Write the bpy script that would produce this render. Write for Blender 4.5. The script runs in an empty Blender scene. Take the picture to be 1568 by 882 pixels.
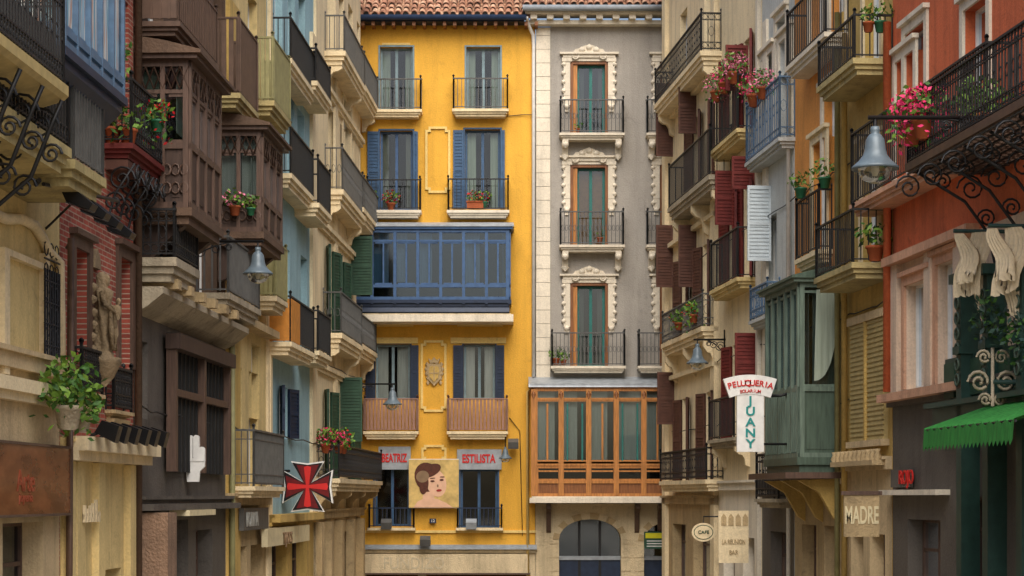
import bpy, math, random
from mathutils import Vector, Matrix
random.seed(7)
R=random.uniform
F=3000.0; CX=784.0; HY=760.0; ZC=4.0
sc=bpy.context.scene
# ------------------------------------------------------------ frames
class Frame:
    def __init__(s,O,t,n):
        s.O=Vector(O); s.t=Vector(t).normalized(); s.n=Vector(n).normalized()
    def w(s,u,n,z):
        p=s.O+s.t*u+s.n*n
        return (p.x,p.y,z)
    def u(s,px,n=0.0):
        k=(px-CX)/F
        return (k*(s.O.y+n*s.n.y)-s.O.x-n*s.n.x)/(s.t.x-k*s.t.y)
    def p(s,px,u):
        k=(px-CX)/F
        return (k*(s.O.y+u*s.t.y)-s.O.x-u*s.t.x)/(s.n.x-k*s.n.y)
    def z(s,py,u,n=0.0):
        Y=s.O.y+u*s.t.y+n*s.n.y
        return ZC+(HY-py)*Y/F
def EF(d): return Frame((0,d),(1,0),(0,-1))
E=EF(60.0)
LF=Frame((-6.9,0),(0.039,1),(1,-0.039))
RF=Frame((10.2,0),(-0.095,1),(-1,-0.095))
WF=Frame((0,0),(1,0),(0,1))
# ------------------------------------------------------------ materials
def lin(h):
    h=h.lstrip('#'); c=[int(h[i:i+2],16)/255 for i in (0,2,4)]
    return tuple([(x/12.92 if x<=.04045 else ((x+.055)/1.055)**2.4) for x in c]+[1])
MC={}
def newmat(name):
    m=bpy.data.materials.new(name); m.use_nodes=True
    nt=m.node_tree; b=nt.nodes['Principled BSDF']
    return m,nt,b
def tex(nt,scale,mscale=(1,1,1),detail=4,rough=.55,dist=0):
    tc=nt.nodes.new('ShaderNodeTexCoord'); mp=nt.nodes.new('ShaderNodeMapping')
    mp.inputs['Scale'].default_value=mscale
    nt.links.new(tc.outputs['Object'],mp.inputs[0])
    n=nt.nodes.new('ShaderNodeTexNoise'); n.inputs['Scale'].default_value=scale
    n.inputs['Detail'].default_value=detail; n.inputs['Roughness'].default_value=rough; n.inputs['Distortion'].default_value=dist
    nt.links.new(mp.outputs[0],n.inputs['Vector']); return n
def ramp(nt,src,a,b,ca,cb):
    r=nt.nodes.new('ShaderNodeValToRGB'); r.color_ramp.elements[0].position=a; r.color_ramp.elements[1].position=b
    r.color_ramp.elements[0].color=ca; r.color_ramp.elements[1].color=cb
    nt.links.new(src,r.inputs[0]); return r
def mul(nt,a,b,fac=1.0):
    m=nt.nodes.new('ShaderNodeMixRGB'); m.blend_type='MULTIPLY'; m.inputs[0].default_value=fac
    if isinstance(a,tuple): m.inputs[1].default_value=a
    else: nt.links.new(a,m.inputs[1])
    if isinstance(b,tuple): m.inputs[2].default_value=b
    else: nt.links.new(b,m.inputs[2])
    return m.outputs[0]
def stucco(name,hx,dirt=.3,rough=.85,bump=.25,streak=.35):
    if name in MC: return MC[name]
    m,nt,b=newmat(name); c=lin(hx)
    g=lambda v:(v,v*.98,v*.94,1)
    n1=tex(nt,.8,(1,1,.8),7,.62,.4); r1=ramp(nt,n1.outputs[0],.34,.62,g(1-dirt),g(1.0))
    n2=tex(nt,1.1,(2.6,2.6,.2),7,.68,.6); r2=ramp(nt,n2.outputs[0],.32,.52,g(1-streak),g(1.0))
    n3=tex(nt,26,(1,1,1),3); r3=ramp(nt,n3.outputs[0],.3,.7,g(.88),g(1.05))
    n4=tex(nt,2.6,(1,1,1),8,.74,1.2); r4=ramp(nt,n4.outputs[0],.3,.45,g(1-dirt*1.3),g(1.0))
    o=mul(nt,c,r1.outputs[0]); o=mul(nt,o,r2.outputs[0]); o=mul(nt,o,r3.outputs[0]); o=mul(nt,o,r4.outputs[0])
    nt.links.new(o,b.inputs['Base Color']); b.inputs['Roughness'].default_value=rough
    n5=tex(nt,5,(1,1,1),6,.7); ad=nt.nodes.new('ShaderNodeMath'); ad.operation='ADD'; nt.links.new(n3.outputs[0],ad.inputs[0]); nt.links.new(n5.outputs[0],ad.inputs[1])
    bp=nt.nodes.new('ShaderNodeBump'); bp.inputs['Strength'].default_value=min(1,bump*1.5); bp.inputs['Distance'].default_value=.025
    nt.links.new(ad.outputs[0],bp.inputs['Height']); nt.links.new(bp.outputs[0],b.inputs['Normal'])
    MC[name]=m; return m
def paint(name,hx,rough=.5,var=.25,metal=0,sc_=6,grain=(1,1,1),spec=.4):
    if name in MC: return MC[name]
    m,nt,b=newmat(name); c=lin(hx)
    n1=tex(nt,sc_,grain,5); r1=ramp(nt,n1.outputs[0],.3,.68,(1-var,1-var,1-var,1),(1.05,1.05,1.05,1))
    nt.links.new(mul(nt,c,r1.outputs[0]),b.inputs['Base Color'])
    b.inputs['Roughness'].default_value=rough; b.inputs['Metallic'].default_value=metal
    b.inputs['Specular IOR Level'].default_value=spec
    MC[name]=m; return m
def glassmat(name,tint,refl=.06,rough=.05):
    m=bpy.data.materials.new(name); m.use_nodes=True; nt=m.node_tree; nt.nodes.clear()
    o=nt.nodes.new('ShaderNodeOutputMaterial'); t=nt.nodes.new('ShaderNodeBsdfTransparent'); g=nt.nodes.new('ShaderNodeBsdfGlossy')
    t.inputs[0].default_value=tint; g.inputs['Roughness'].default_value=rough; g.inputs[0].default_value=(.8,.87,.95,1)
    mx=nt.nodes.new('ShaderNodeMixShader'); lw=nt.nodes.new('ShaderNodeFresnel'); lw.inputs[0].default_value=1.45
    mr=nt.nodes.new('ShaderNodeMath'); mr.operation='MULTIPLY_ADD'; mr.inputs[1].default_value=.8; mr.inputs[2].default_value=refl; mr.use_clamp=True
    n=tex(nt,.7,(1,1,1),1); bp=nt.nodes.new('ShaderNodeBump'); bp.inputs['Strength'].default_value=.12; bp.inputs['Distance'].default_value=.03
    nt.links.new(n.outputs[0],bp.inputs['Height']); nt.links.new(bp.outputs[0],g.inputs['Normal'])
    nt.links.new(lw.outputs[0],mr.inputs[0]); nt.links.new(mr.outputs[0],mx.inputs[0])
    nt.links.new(t.outputs[0],mx.inputs[1]); nt.links.new(g.outputs[0],mx.inputs[2]); nt.links.new(mx.outputs[0],o.inputs[0])
    return m
def brickmat(name,axis='Y'):
    m,nt,b=newmat(name)
    tc=nt.nodes.new('ShaderNodeTexCoord'); s=nt.nodes.new('ShaderNodeSeparateXYZ'); c=nt.nodes.new('ShaderNodeCombineXYZ')
    nt.links.new(tc.outputs['Object'],s.inputs[0]); nt.links.new(s.outputs[axis],c.inputs[0]); nt.links.new(s.outputs['Z'],c.inputs[1])
    br=nt.nodes.new('ShaderNodeTexBrick'); nt.links.new(c.outputs[0],br.inputs[0])
    br.inputs['Scale'].default_value=1; br.inputs['Brick Width'].default_value=.26; br.inputs['Row Height'].default_value=.075
    br.inputs['Mortar Size'].default_value=.009; br.inputs['Color1'].default_value=lin('b05442'); br.inputs['Color2'].default_value=lin('8c3e30')
    br.inputs['Mortar'].default_value=lin('b09884')
    n1=tex(nt,1.5,(1,1,1),5); r1=ramp(nt,n1.outputs[0],.3,.65,(.6,.57,.55,1),(1,1,1,1))
    nt.links.new(mul(nt,br.outputs[0],r1.outputs[0]),b.inputs['Base Color']); b.inputs['Roughness'].default_value=.85
    bp=nt.nodes.new('ShaderNodeBump'); bp.inputs['Strength'].default_value=.5; bp.inputs['Distance'].default_value=.01; bp.invert=True
    nt.links.new(br.outputs['Fac'],bp.inputs['Height']); nt.links.new(bp.outputs[0],b.inputs['Normal'])
    return m
def tilemat():
    m,nt,b=newmat('roof_tile')
    n=tex(nt,4.2,(1,1,1),3); r=nt.nodes.new('ShaderNodeValToRGB'); e=r.color_ramp.elements
    e[0].position=.3; e[0].color=lin('75513f'); e[1].position=.68; e[1].color=lin('dcbc9c')
    x=e.new(.5); x.color=lin('b07c60')
    nt.links.new(n.outputs[0],r.inputs[0])
    n2=tex(nt,1.1,(1,1,1),4); r2=ramp(nt,n2.outputs[0],.35,.6,(.6,.58,.55,1),(1,1,1,1))
    nt.links.new(mul(nt,r.outputs[0],r2.outputs[0]),b.inputs['Base Color']); b.inputs['Roughness'].default_value=.9
    return m
YEL=stucco('yellow_stucco','e8b646',.12,.85,.2,.14)
YEL2=stucco('pale_yellow_trim','f0d890',.12,.8,.2,.12)
GRY=stucco('grey_stucco','aaaaad',.13,.9,.3,.15)
WHT=stucco('white_stone','eae7e1',.15,.8,.2,.2)
CRM=stucco('cream_stucco','f0e4c8',.16,.85,.25,.26)
CRM2=stucco('cream_yellow_stucco','e2d09c',.22,.85,.25,.3)
CRM3=stucco('beige_stucco','d6c4a4',.24,.85,.3,.28)
OCH=stucco('ochre_stucco','d0b570',.25,.85,.3,.3)
ORG=stucco('orange_stucco','e4a054',.2,.85,.25,.25)
RED=stucco('red_orange_stucco','d8734c',.22,.85,.25,.28)
BLU=stucco('sky_blue_stucco','98c2dc',.14,.85,.25,.2)
PBL=stucco('pale_blue_stucco','c5cfda',.16,.85,.25,.22)
SAL=stucco('salmon_stucco','dcb09a',.2,.85,.25,.25)
PNK=stucco('pinkish_white_stucco','e8d6ca',.18,.85,.25,.25)
STN=stucco('sandstone','c4b18f',.3,.85,.4,.32)
STN3=stucco('weathered_relief_stone','a8967c',.45,.9,.6,.4)
STN2=stucco('cream_stone','dfd3b9',.22,.85,.4,.26)
DST=stucco('dark_grey_render','636060',.3,.7,.3,.3)
DBR=stucco('dark_brown_render','665245',.3,.8,.3,.3)
GSL=stucco('grey_slab','b8b1a3',.32,.85,.4,.4)
OSL=stucco('olive_slab','bbb083',.3,.85,.3,.36)
RST=stucco('rough_pink_stone','9c8272',.45,.9,1.0,.3)
BRK=brickmat('red_brick')
TIL=tilemat()
IRON=paint('black_iron','212122',.5,.3,0)
IRON2=paint('grey_iron','5c5c5a',.5,.3)
IRBR=paint('brown_iron','5e483a',.5,.3)
IRBL=paint('blue_iron','587490',.5,.3)
OLIV=paint('olive_paint','948f62',.55,.25)
GUT=paint('grey_metal','a6adb3',.4,.25,.2)
NAVY=paint('navy_paint','22314a',.45,.3)
DBLU=paint('blue_paint','38597c',.45,.25)
MBLU=paint('slate_blue_wood','40608a',.5,.3)
GBLU=paint('grey_blue_wood','7c949c',.5,.25)
WOOD=paint('orange_brown_wood','c58444',.5,.45,0,4,(6,6,.6))
WOOD2=paint('brown_wood','8e5a32',.5,.45,0,4,(6,6,.6))
DWOD=paint('dark_gallery_wood','624c40',.5,.45,0,4,(6,6,.6))
DWOD2=paint('dark_gallery_panel','4e3c33',.6,.45,0,4,(6,6,.6))
BRSH=paint('brown_shutter','603f33',.6,.3)
REDSH=paint('red_shutter','742c27',.6,.3)
GRSH=paint('green_shutter','31503e',.55,.3)
DGRN=paint('dark_green_paint','29463f',.45,.3)
GGRN=paint('grey_green_wood','6e8072',.5,.4,0,4,(5,5,.6))
GGRN2=paint('deep_grey_green_wood','526456',.5,.4,0,4,(5,5,.6))
TEAL=paint('teal_paint','25716a',.45,.25)
WPNT=paint('white_paint','e4e3de',.5,.14)
WSHT=paint('white_shutter','ccd6da',.5,.12)
TERR=paint('terracotta','a5552f',.8,.3)
GPOT=paint('green_pot','2c6e4c',.5,.3)
BLIND=paint('tan_blind','b8a46e',.6,.25)
CURT=paint('white_curtain','c6c6be',.9,.22,0,3,(8,8,.4))
CURG=paint('greenish_curtain','a4b09f',.9,.25,0,3,(8,8,.4))
CURD=paint('dim_curtain','7a7f74',.9,.3,0,3,(8,8,.4))
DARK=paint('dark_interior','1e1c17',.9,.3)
SLAT=paint('rose_slat','9c7665',.6,.2)
ORP=paint('orange_panel','d08a38',.6,.3)
LEAF=paint('leaf_green','436f28',.6,.55,0,30); LEAF2=paint('light_leaf_green','759a3a',.6,.4,0,30)
FPNK=paint('pink_petals','e2336c',.6,.3,0,20); FRED=paint('red_petals','c81a22',.6,.3,0,20)
FLPK=paint('light_pink_petals','f08ca8',.6,.2,0,20)
TEALT=paint('teal_letter','1f8a86',.5,.1); REDT=paint('red_letter','c8221e',.5,.1); REDD=paint('dark_red_enamel','6a1418',.35,.3,0,12)
LETB=paint('bronze_letter','8a7054',.5,.2); LETC=paint('cream_letter','e0d2aa',.5,.2); LETG=paint('faded_letter','cbbd9f',.8,.3); LETR=paint('rust_letter','9a4a30',.5,.3)
BLK=paint('black_enamel','141416',.3,.1); LAMPM=paint('lamp_grey_enamel','66747d',.4,.3,.1)
YSGN=paint('yellow_sign_face','d9d31c',.5,.1); SGRN=paint('green_sign_face','1f4a36',.5,.1)
AWNG=paint('green_awning_cloth','2f7f34',.8,.35,0,3,(6,6,1))
CLTH=stucco('cream_drape_cloth','e9dfcc',.12,.95,.2,.12)
BRNG=paint('brown_glossy_sign','8f5c3c',.1,.55,0,1.5,(1,1,2.5))
SKIN=paint('poster_skin','e2b596',.6,.1); HAIR=paint('poster_hair','5a2c1a',.5,.4,0,20); PBG=paint('poster_background','dcbc74',.6,.4,0,4); LIP=paint('poster_lips','a03028',.5,.1)
GLS=glassmat('window_glass',(.8,.85,.85,1),.05); GLD=glassmat('dark_glass',(.48,.54,.56,1),.08); GLB=glassmat('blue_glass',(.5,.62,.72,1),.05)
LGL=glassmat('lamp_glass',(.85,.82,.7,1),.08,.15)
# ------------------------------------------------------------ mesh builder
def empty(name):
    e=bpy.data.objects.new(name,None); sc.collection.objects.link(e); return e
class MB:
    def __init__(s,name,parent=None,fr=WF):
        s.name=name; s.parent=parent; s.fr=fr; s.v=[]; s.f=[]; s.m=[]; s.mats=[]; s.sm=[]
    def mi(s,m):
        if m not in s.mats: s.mats.append(m)
        return s.mats.index(m)
    def add(s,pts,faces,mat,smooth=False):
        b=len(s.v); s.v+= [s.fr.w(*p) for p in pts]; i=s.mi(mat)
        for f in faces: s.f.append([b+k for k in f]); s.m.append(i); s.sm.append(smooth)
    def face(s,pts,mat): s.add(pts,[list(range(len(pts)))],mat)
    def box(s,u0,u1,n0,n1,z0,z1,mat):
        s.add([(u0,n0,z0),(u1,n0,z0),(u1,n1,z0),(u0,n1,z0),(u0,n0,z1),(u1,n0,z1),(u1,n1,z1),(u0,n1,z1)],
              [(0,1,2,3),(4,5,6,7),(0,1,5,4),(1,2,6,5),(2,3,7,6),(3,0,4,7)],mat)
    def seg(s,A,B,z0,z1,t0,t1,mat,e0=0,e1=0):
        du,dn=B[0]-A[0],B[1]-A[1]; l=math.hypot(du,dn)
        if l<1e-6: return
        du/=l; dn/=l; pu,pn=-dn,du
        a=(A[0]-du*e0,A[1]-dn*e0); b=(B[0]+du*e1,B[1]+dn*e1)
        q=[(a[0]+pu*t0,a[1]+pn*t0),(b[0]+pu*t0,b[1]+pn*t0),(b[0]+pu*t1,b[1]+pn*t1),(a[0]+pu*t1,a[1]+pn*t1)]
        s.add([(x,y,z0) for x,y in q]+[(x,y,z1) for x,y in q],
              [(0,1,2,3),(4,5,6,7),(0,1,5,4),(1,2,6,5),(2,3,7,6),(3,0,4,7)],mat)
    def prism(s,poly,n0,n1,mat):
        k=len(poly); s.add([(u,n0,z) for u,z in poly]+[(u,n1,z) for u,z in poly],
            [list(range(k)),list(range(k,2*k))]+[(i,(i+1)%k,k+(i+1)%k,k+i) for i in range(k)],mat)
    def prof(s,poly,u0,u1,mat):
        k=len(poly); s.add([(u0,n,z) for n,z in poly]+[(u1,n,z) for n,z in poly],
            [list(range(k)),list(range(k,2*k))]+[(i,(i+1)%k,k+(i+1)%k,k+i) for i in range(k)],mat)
    def tube(s,pts,r,mat,seg=5):
        P=[Vector(s.fr.w(*p)) for p in pts]; b=len(s.v); n=len(P); i0=s.mi(mat)
        for i,p in enumerate(P):
            d=(P[min(i+1,n-1)]-P[max(i-1,0)])
            if d.length<1e-9: d=Vector((0,0,1))
            d.normalize(); a=d.cross(Vector((0.31,0.2,.93)))
            if a.length<1e-3: a=d.cross(Vector((1,0,0)))
            a.normalize(); c=d.cross(a); rr=r[i] if isinstance(r,(list,tuple)) else r
            for k in range(seg):
                an=2*math.pi*k/seg; q=p+a*math.cos(an)*rr+c*math.sin(an)*rr; s.v.append(tuple(q))
        for i in range(n-1):
            for k in range(seg):
                s.f.append([b+i*seg+k,b+i*seg+(k+1)%seg,b+(i+1)*seg+(k+1)%seg,b+(i+1)*seg+k]); s.m.append(i0); s.sm.append(True)
        s.f.append([b+k for k in range(seg)]); s.m.append(i0); s.sm.append(False)
        s.f.append([b+(n-1)*seg+k for k in range(seg)]); s.m.append(i0); s.sm.append(False)
    def lathe(s,c,prof,mat,seg=16,wob=0,flat=1.0):
        b=len(s.v); i0=s.mi(mat); C=Vector(s.fr.w(*c))
        for j,(r,z) in enumerate(prof):
            for k in range(seg):
                an=2*math.pi*k/seg; rr=r*(1+wob*math.sin(an*5+j*.7))
                s.v.append((C.x+rr*math.cos(an)*flat,C.y+rr*math.sin(an),C.z+z))
        for j in range(len(prof)-1):
            for k in range(seg):
                s.f.append([b+j*seg+k,b+j*seg+(k+1)%seg,b+(j+1)*seg+(k+1)%seg,b+(j+1)*seg+k]); s.m.append(i0); s.sm.append(True)
        s.f.append([b+k for k in range(seg)]); s.m.append(i0); s.sm.append(False)
        s.f.append([b+(len(prof)-1)*seg+k for k in range(seg)]); s.m.append(i0); s.sm.append(False)
    def ring(s,c,r,mat,a,b_,th=.012,n=10,turn=1.0,r1=None):
        pts=[]
        for i in range(n+1):
            an=2*math.pi*turn*i/n; rr=r if r1 is None else r+(r1-r)*i/n
            pts.append((c[0]+a[0]*math.cos(an)*rr+b_[0]*math.sin(an)*rr,c[1]+a[1]*math.cos(an)*rr+b_[1]*math.sin(an)*rr,c[2]+a[2]*math.cos(an)*rr+b_[2]*math.sin(an)*rr))
        s.tube(pts,th,mat,4)
    def wall(s,u0,u1,z0,z1,holes,mat,depth=.25,n=0,rmat=None):
        if u0>u1: u0,u1=u1,u0
        H=[]
        for a,b,c,d in holes:
            if a>b: a,b=b,a
            a=max(a,u0+.06); b=min(b,u1-.06); c=max(c,z0+.01); d=min(d,z1-.05)
            if b-a>.12 and d-c>.1: H.append((a,b,c,d))
        us=sorted(set([u0,u1]+[x for h in H for x in h[:2]])); zs=sorted(set([z0,z1]+[x for h in H for x in h[2:]]))
        for i in range(len(us)-1):
            for j in range(len(zs)-1):
                cu,cz=(us[i]+us[i+1])/2,(zs[j]+zs[j+1])/2
                if any(a<cu<b and c<cz<d for a,b,c,d in H): continue
                s.face([(us[i],n,zs[j]),(us[i+1],n,zs[j]),(us[i+1],n,zs[j+1]),(us[i],n,zs[j+1])],mat)
        rm=rmat or mat
        for a,b,c,d in H:
            m=n-depth
            s.face([(a,n,c),(a,m,c),(a,m,d),(a,n,d)],rm); s.face([(b,n,c),(b,m,c),(b,m,d),(b,n,d)],rm)
            s.face([(a,n,d),(b,n,d),(b,m,d),(a,m,d)],rm); s.face([(a,n,c),(b,n,c),(b,m,c),(a,m,c)],rm)
        return H
    def done(s):
        me=bpy.data.meshes.new(s.name); me.from_pydata(s.v,[],s.f)
        for m in s.mats: me.materials.append(m)
        me.polygons.foreach_set('material_index',s.m); me.polygons.foreach_set('use_smooth',s.sm)
        me.update(); o=bpy.data.objects.new(s.name,me); sc.collection.objects.link(o)
        if s.parent: o.parent=s.parent
        return o
def text(fr,body,u,n,z,size,mat,parent,name='lettering',flip=False,ext=.012,sx=1.0,align='CENTER',bold=.012):
    c=bpy.data.curves.new(name,'FONT'); c.body=body; c.size=size; c.extrude=ext; c.align_x=align; c.align_y='CENTER'; c.materials.append(mat); c.offset=size*bold
    o=bpy.data.objects.new(name,c); sc.collection.objects.link(o)
    x=Vector((fr.t.x,fr.t.y,0))*(-1 if flip else 1); y=Vector((0,0,1)); zz=Vector((fr.n.x,fr.n.y,0))
    p=fr.w(u,n,z); x=x*sx
    o.matrix_world=Matrix(((x.x,y.x,zz.x,p[0]),(x.y,y.y,zz.y,p[1]),(x.z,y.z,zz.z,p[2]),(0,0,0,1)))
    if parent: o.parent=parent
    return o
# ------------------------------------------------------------ parts
def window(mb,u0,u1,z0,z1,fm=WPNT,gl=GLS,cm=CURG,rec=.2,leaves=2,transom=.0,fw=.055,cur='split',low=0,n=0):
    if u0>u1:u0,u1=u1,u0
    m=n-rec; w=u1-u0
    mb.box(u0,u1,m-.05,m+.03,z1-fw,z1,fm); mb.box(u0,u1,m-.05,m+.03,z0,z0+fw,fm)
    for k in range(leaves+1):
        x=u0+(w)*k/leaves; a=x-fw*(0 if k==0 else (1 if k==leaves else .6)); 
        mb.box(a,a+fw*(1.2 if 0<k<leaves else 1),m-.052,m+.034,z0+fw+.001,z1-fw-.001,fm)
    if transom: mb.box(u0+fw,u1-fw,m-.045,m+.026,z1-transom-fw,z1-transom,fm)
    if low: mb.box(u0+fw,u1-fw,m-.04,m+.01,z0+fw,z0+low,fm)
    mb.face([(u0,m-.01,z0),(u1,m-.01,z0),(u1,m-.01,z1),(u0,m-.01,z1)],gl)
    c=m-.16
    def cloth(a,b,z_0,z_1):
        k=max(3,int((b-a)/.07)); pts=[]
        for i in range(k+1):
            x=a+(b-a)*i/k; d=c+(.035 if i%2 else 0)+R(-.008,.008)
            pts+=[(x,d,z_0),(x,d,z_1)]
        mb.add(pts,[(2*i,2*i+2,2*i+3,2*i+1) for i in range(k)],cm,True)
    if cur=='split':
        f=R(.25,.4); cloth(u0,u0+w*f,z0,z1); cloth(u1-w*f*R(.8,1.1),u1,z0,z1)
    elif cur=='full': cloth(u0,u1,z0,z1)
    elif cur=='half': cloth(u0,u1,z0+(z1-z0)*R(.35,.5),z1)
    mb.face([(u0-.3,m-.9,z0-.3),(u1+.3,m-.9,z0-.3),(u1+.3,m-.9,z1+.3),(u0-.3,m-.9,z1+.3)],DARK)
def shutter(mb,A,B,z0,z1,mat,sp=.085):
    mb.seg(A,B,z0,z1,.0,.02,mat)
    mb.seg(A,B,z0,z0+.08,-.012,.045,mat); mb.seg(A,B,z1-.08,z1,-.012,.045,mat); zm=(z0+z1)/2
    mb.seg(A,B,zm-.04,zm+.04,-.011,.044,mat)
    L=math.hypot(B[0]-A[0],B[1]-A[1]); k=.05/max(L,.05)
    C=(A[0]+(B[0]-A[0])*k,A[1]+(B[1]-A[1])*k); D=(B[0]-(B[0]-A[0])*k,B[1]-(B[1]-A[1])*k)
    mb.seg(A,C,z0,z1,-.013,.046,mat); mb.seg(D,B,z0,z1,-.013,.046,mat)
    z=z0+.1
    while z<z1-.1:
        mb.seg(C,D,z,z+.03,-.006,.036,mat); z+=sp
def rail(mb,path,z0,h,mat,sp=.12,style='plain',bt=.01):
    for i in range(len(path)-1):
        A,B=path[i],path[i+1]; L=math.hypot(B[0]-A[0],B[1]-A[1])
        if L<.05: continue
        mb.seg(A,B,z0+h-.035,z0+h,-.025,.025,mat,.02,.02); mb.seg(A,B,z0+.05,z0+.075,-.012,.012,mat)
        if style in('ornate','ring'): mb.seg(A,B,z0+h-.2,z0+h-.18,-.01,.01,mat); mb.seg(A,B,z0+.22,z0+.24,-.01,.01,mat)
        if style=='panel': mb.seg(A,B,z0+.06,z0+h-.04,-.008,.008,mat)
        k=max(1,int(round(L/sp)))
        for j in range(k+1):
            f=j/k; x=(A[0]+(B[0]-A[0])*f,A[1]+(B[1]-A[1])*f)
            du,dn=(B[0]-A[0])/L,(B[1]-A[1])/L
            if style=='slats': hw=sp*.36
            elif style=='panel': hw=.02
            else: hw=bt
            mb.seg((x[0]-du*hw,x[1]-dn*hw),(x[0]+du*hw,x[1]+dn*hw),z0+.04,z0+h-.03,-bt if style!='panel' else -.02,bt if style!='panel' else .02,mat)
            if style=='ornate' and j<k:
                c=(A[0]+(B[0]-A[0])*(j+.5)/k,A[1]+(B[1]-A[1])*(j+.5)/k)
                a=(du,dn,0)
                mb.ring((c[0],c[1],z0+h-.11),sp*.42,mat,a,(0,0,1),.008,8)
                mb.ring((c[0],c[1],z0+.15),sp*.42,mat,a,(0,0,1),.008,8)
                if j%2: mb.ring((c[0],c[1],z0+h*.52),sp*.4,mat,a,(0,0,1.9),.008,8)
            if style=='belly' and j<k:
                c=(A[0]+(B[0]-A[0])*(j+.5)/k,A[1]+(B[1]-A[1])*(j+.5)/k)
                mb.ring((c[0],c[1],z0+h*.5),sp*.35,mat,(du,dn,0),(0,0,2.2),.008,8)
        for q in (A,B):
            mb.box(q[0]-.02,q[0]+.02,q[1]-.02,q[1]+.02,z0,z0+h+.05,mat)
            mb.lathe((q[0],q[1],z0+h+.07),[(.01,-.04),(.035,-.015),(.035,.015),(.01,.04)],mat,6)
def balcony(mb,u0,u1,z,p,th=.2,h=1.0,style='plain',sm=GSL,im=IRON,sp=.13,brk=None,inset=.04,bt=.01):
    if u0>u1:u0,u1=u1,u0
    a=th/3
    mb.box(u0+.1,u1-.1,0,p-.1,z,z+a,sm); mb.box(u0+.05,u1-.05,0,p-.05,z+a,z+2*a-.01,sm); mb.box(u0,u1,0,p,z+2*a-.01,z+th,sm)
    i=inset
    rail(mb,[(u0+i,0),(u0+i,p-i),(u1-i,p-i),(u1-i,0)],z+th,h,im,sp,style,bt)
    if brk:
        nb,bm,bh=brk
        for k in range(nb):
            c=u0+.22+(u1-u0-.44)*(k/(nb-1) if nb>1 else .5); q=p*.8
            poly=[(0,z),(q,z),(q,z-bh*.22),(q*.75,z-bh*.38),(q*.5,z-bh*.42),(q*.34,z-bh*.62),(q*.28,z-bh*.9),(0,z-bh)]
            mb.prof(poly,c-.09,c+.09,bm)
def gface(mb,A,B,z0,z1,bays,fm,pm,gl=GLS,par=.9,tr=.5,cm=CURT,w=.07,curt=.5,low2=0,side=False):
    L=math.hypot(B[0]-A[0],B[1]-A[1]); 
    def P(f): return (A[0]+(B[0]-A[0])*f,A[1]+(B[1]-A[1])*f)
    mb.seg(A,B,z0,z0+par,-.05,0,pm)
    for zz,hh in ((z0,.09),(z0+par-.05,.09),(z1-.1,.1)): mb.seg(A,B,zz,zz+hh,-.058,.035,fm)
    if tr: mb.seg(A,B,z1-tr-.06,z1-tr,-.056,.02,fm)
    if low2: mb.seg(A,B,z0+low2,z0+low2+.06,-.054,.02,fm)
    mb.seg(A,B,z0+par,z1-.1,-.03,-.028,gl)
    for k in range(bays+1):
        q=P(k/bays); ww=w if 0<k<bays else w*1.2
        e=ww/2/L; a=P(k/bays-e) if k>0 else P(0); b=P(k/bays+e) if k<bays else P(1)
        if k==0: b=P(e*2)
        if k==bays: a=P(1-e*2)
        mb.seg(a,b,z0+.002,z1-.002,-.06,.04,fm)
    for k in range(bays):
        e=.09/L; a=P(k/bays+e); b=P((k+1)/bays-e)
        for zz in (z0+par+.04,z1-(tr or .1)-.11): mb.seg(a,b,zz,zz+.05,-.05,.005,fm)
        if par>.5:
            e2=.14/L; a2=P(k/bays+e2); b2=P((k+1)/bays-e2)
            mb.seg(a2,b2,z0+.16,z0+par-.12,-.01,.012,pm)
        if random.random()<curt:
            mb.seg(P((k+.06)/bays),P((k+R(.5,.95))/bays),z0+par+R(-.1,.2),z1-.1,-.2,-.19,cm)
def gallery(mb,u0,u1,z0,z1,p,fb=4,sb=1,fm=DWOD,pm=DWOD2,rm=GUT,sm=GSL,gl=GLS,par=.9,tr=.5,cm=CURT,curt=.5,oh=.14,th=.2,low2=0,w=.07):
    if u0>u1:u0,u1=u1,u0
    a=(u0,0);b=(u0,p);c=(u1,p);d=(u1,0)
    gface(mb,a,b,z0,z1,sb,fm,pm,gl,par,tr,cm,w,curt,low2); gface(mb,b,c,z0,z1,fb,fm,pm,gl,par,tr,cm,w,curt,low2); gface(mb,c,d,z0,z1,sb,fm,pm,gl,par,tr,cm,w,curt,low2)
    mb.box(u0-oh,u1+oh,0,p+oh,z1,z1+.07,fm); mb.box(u0-oh*1.4,u1+oh*1.4,0,p+oh*1.4,z1+.07,z1+.12,rm)
    mb.prof([(0,z1+.12),(p+oh*1.4,z1+.12),(p*.6,z1+.26),(0,z1+.34)],u0-oh*1.3,u1+oh*1.3,rm)
    mb.box(u0-.06,u1+.06,0,p+.06,z0-th*.5,z0-.001,sm); mb.box(u0+.0,u1-.0,0,p,z0-th,z0-th*.5,sm)
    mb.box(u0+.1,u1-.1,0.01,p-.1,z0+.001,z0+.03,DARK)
    mb.box(u0+.3,u1-.3,-.02,.02,z0+.03,z1-.3,DARK)
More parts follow.
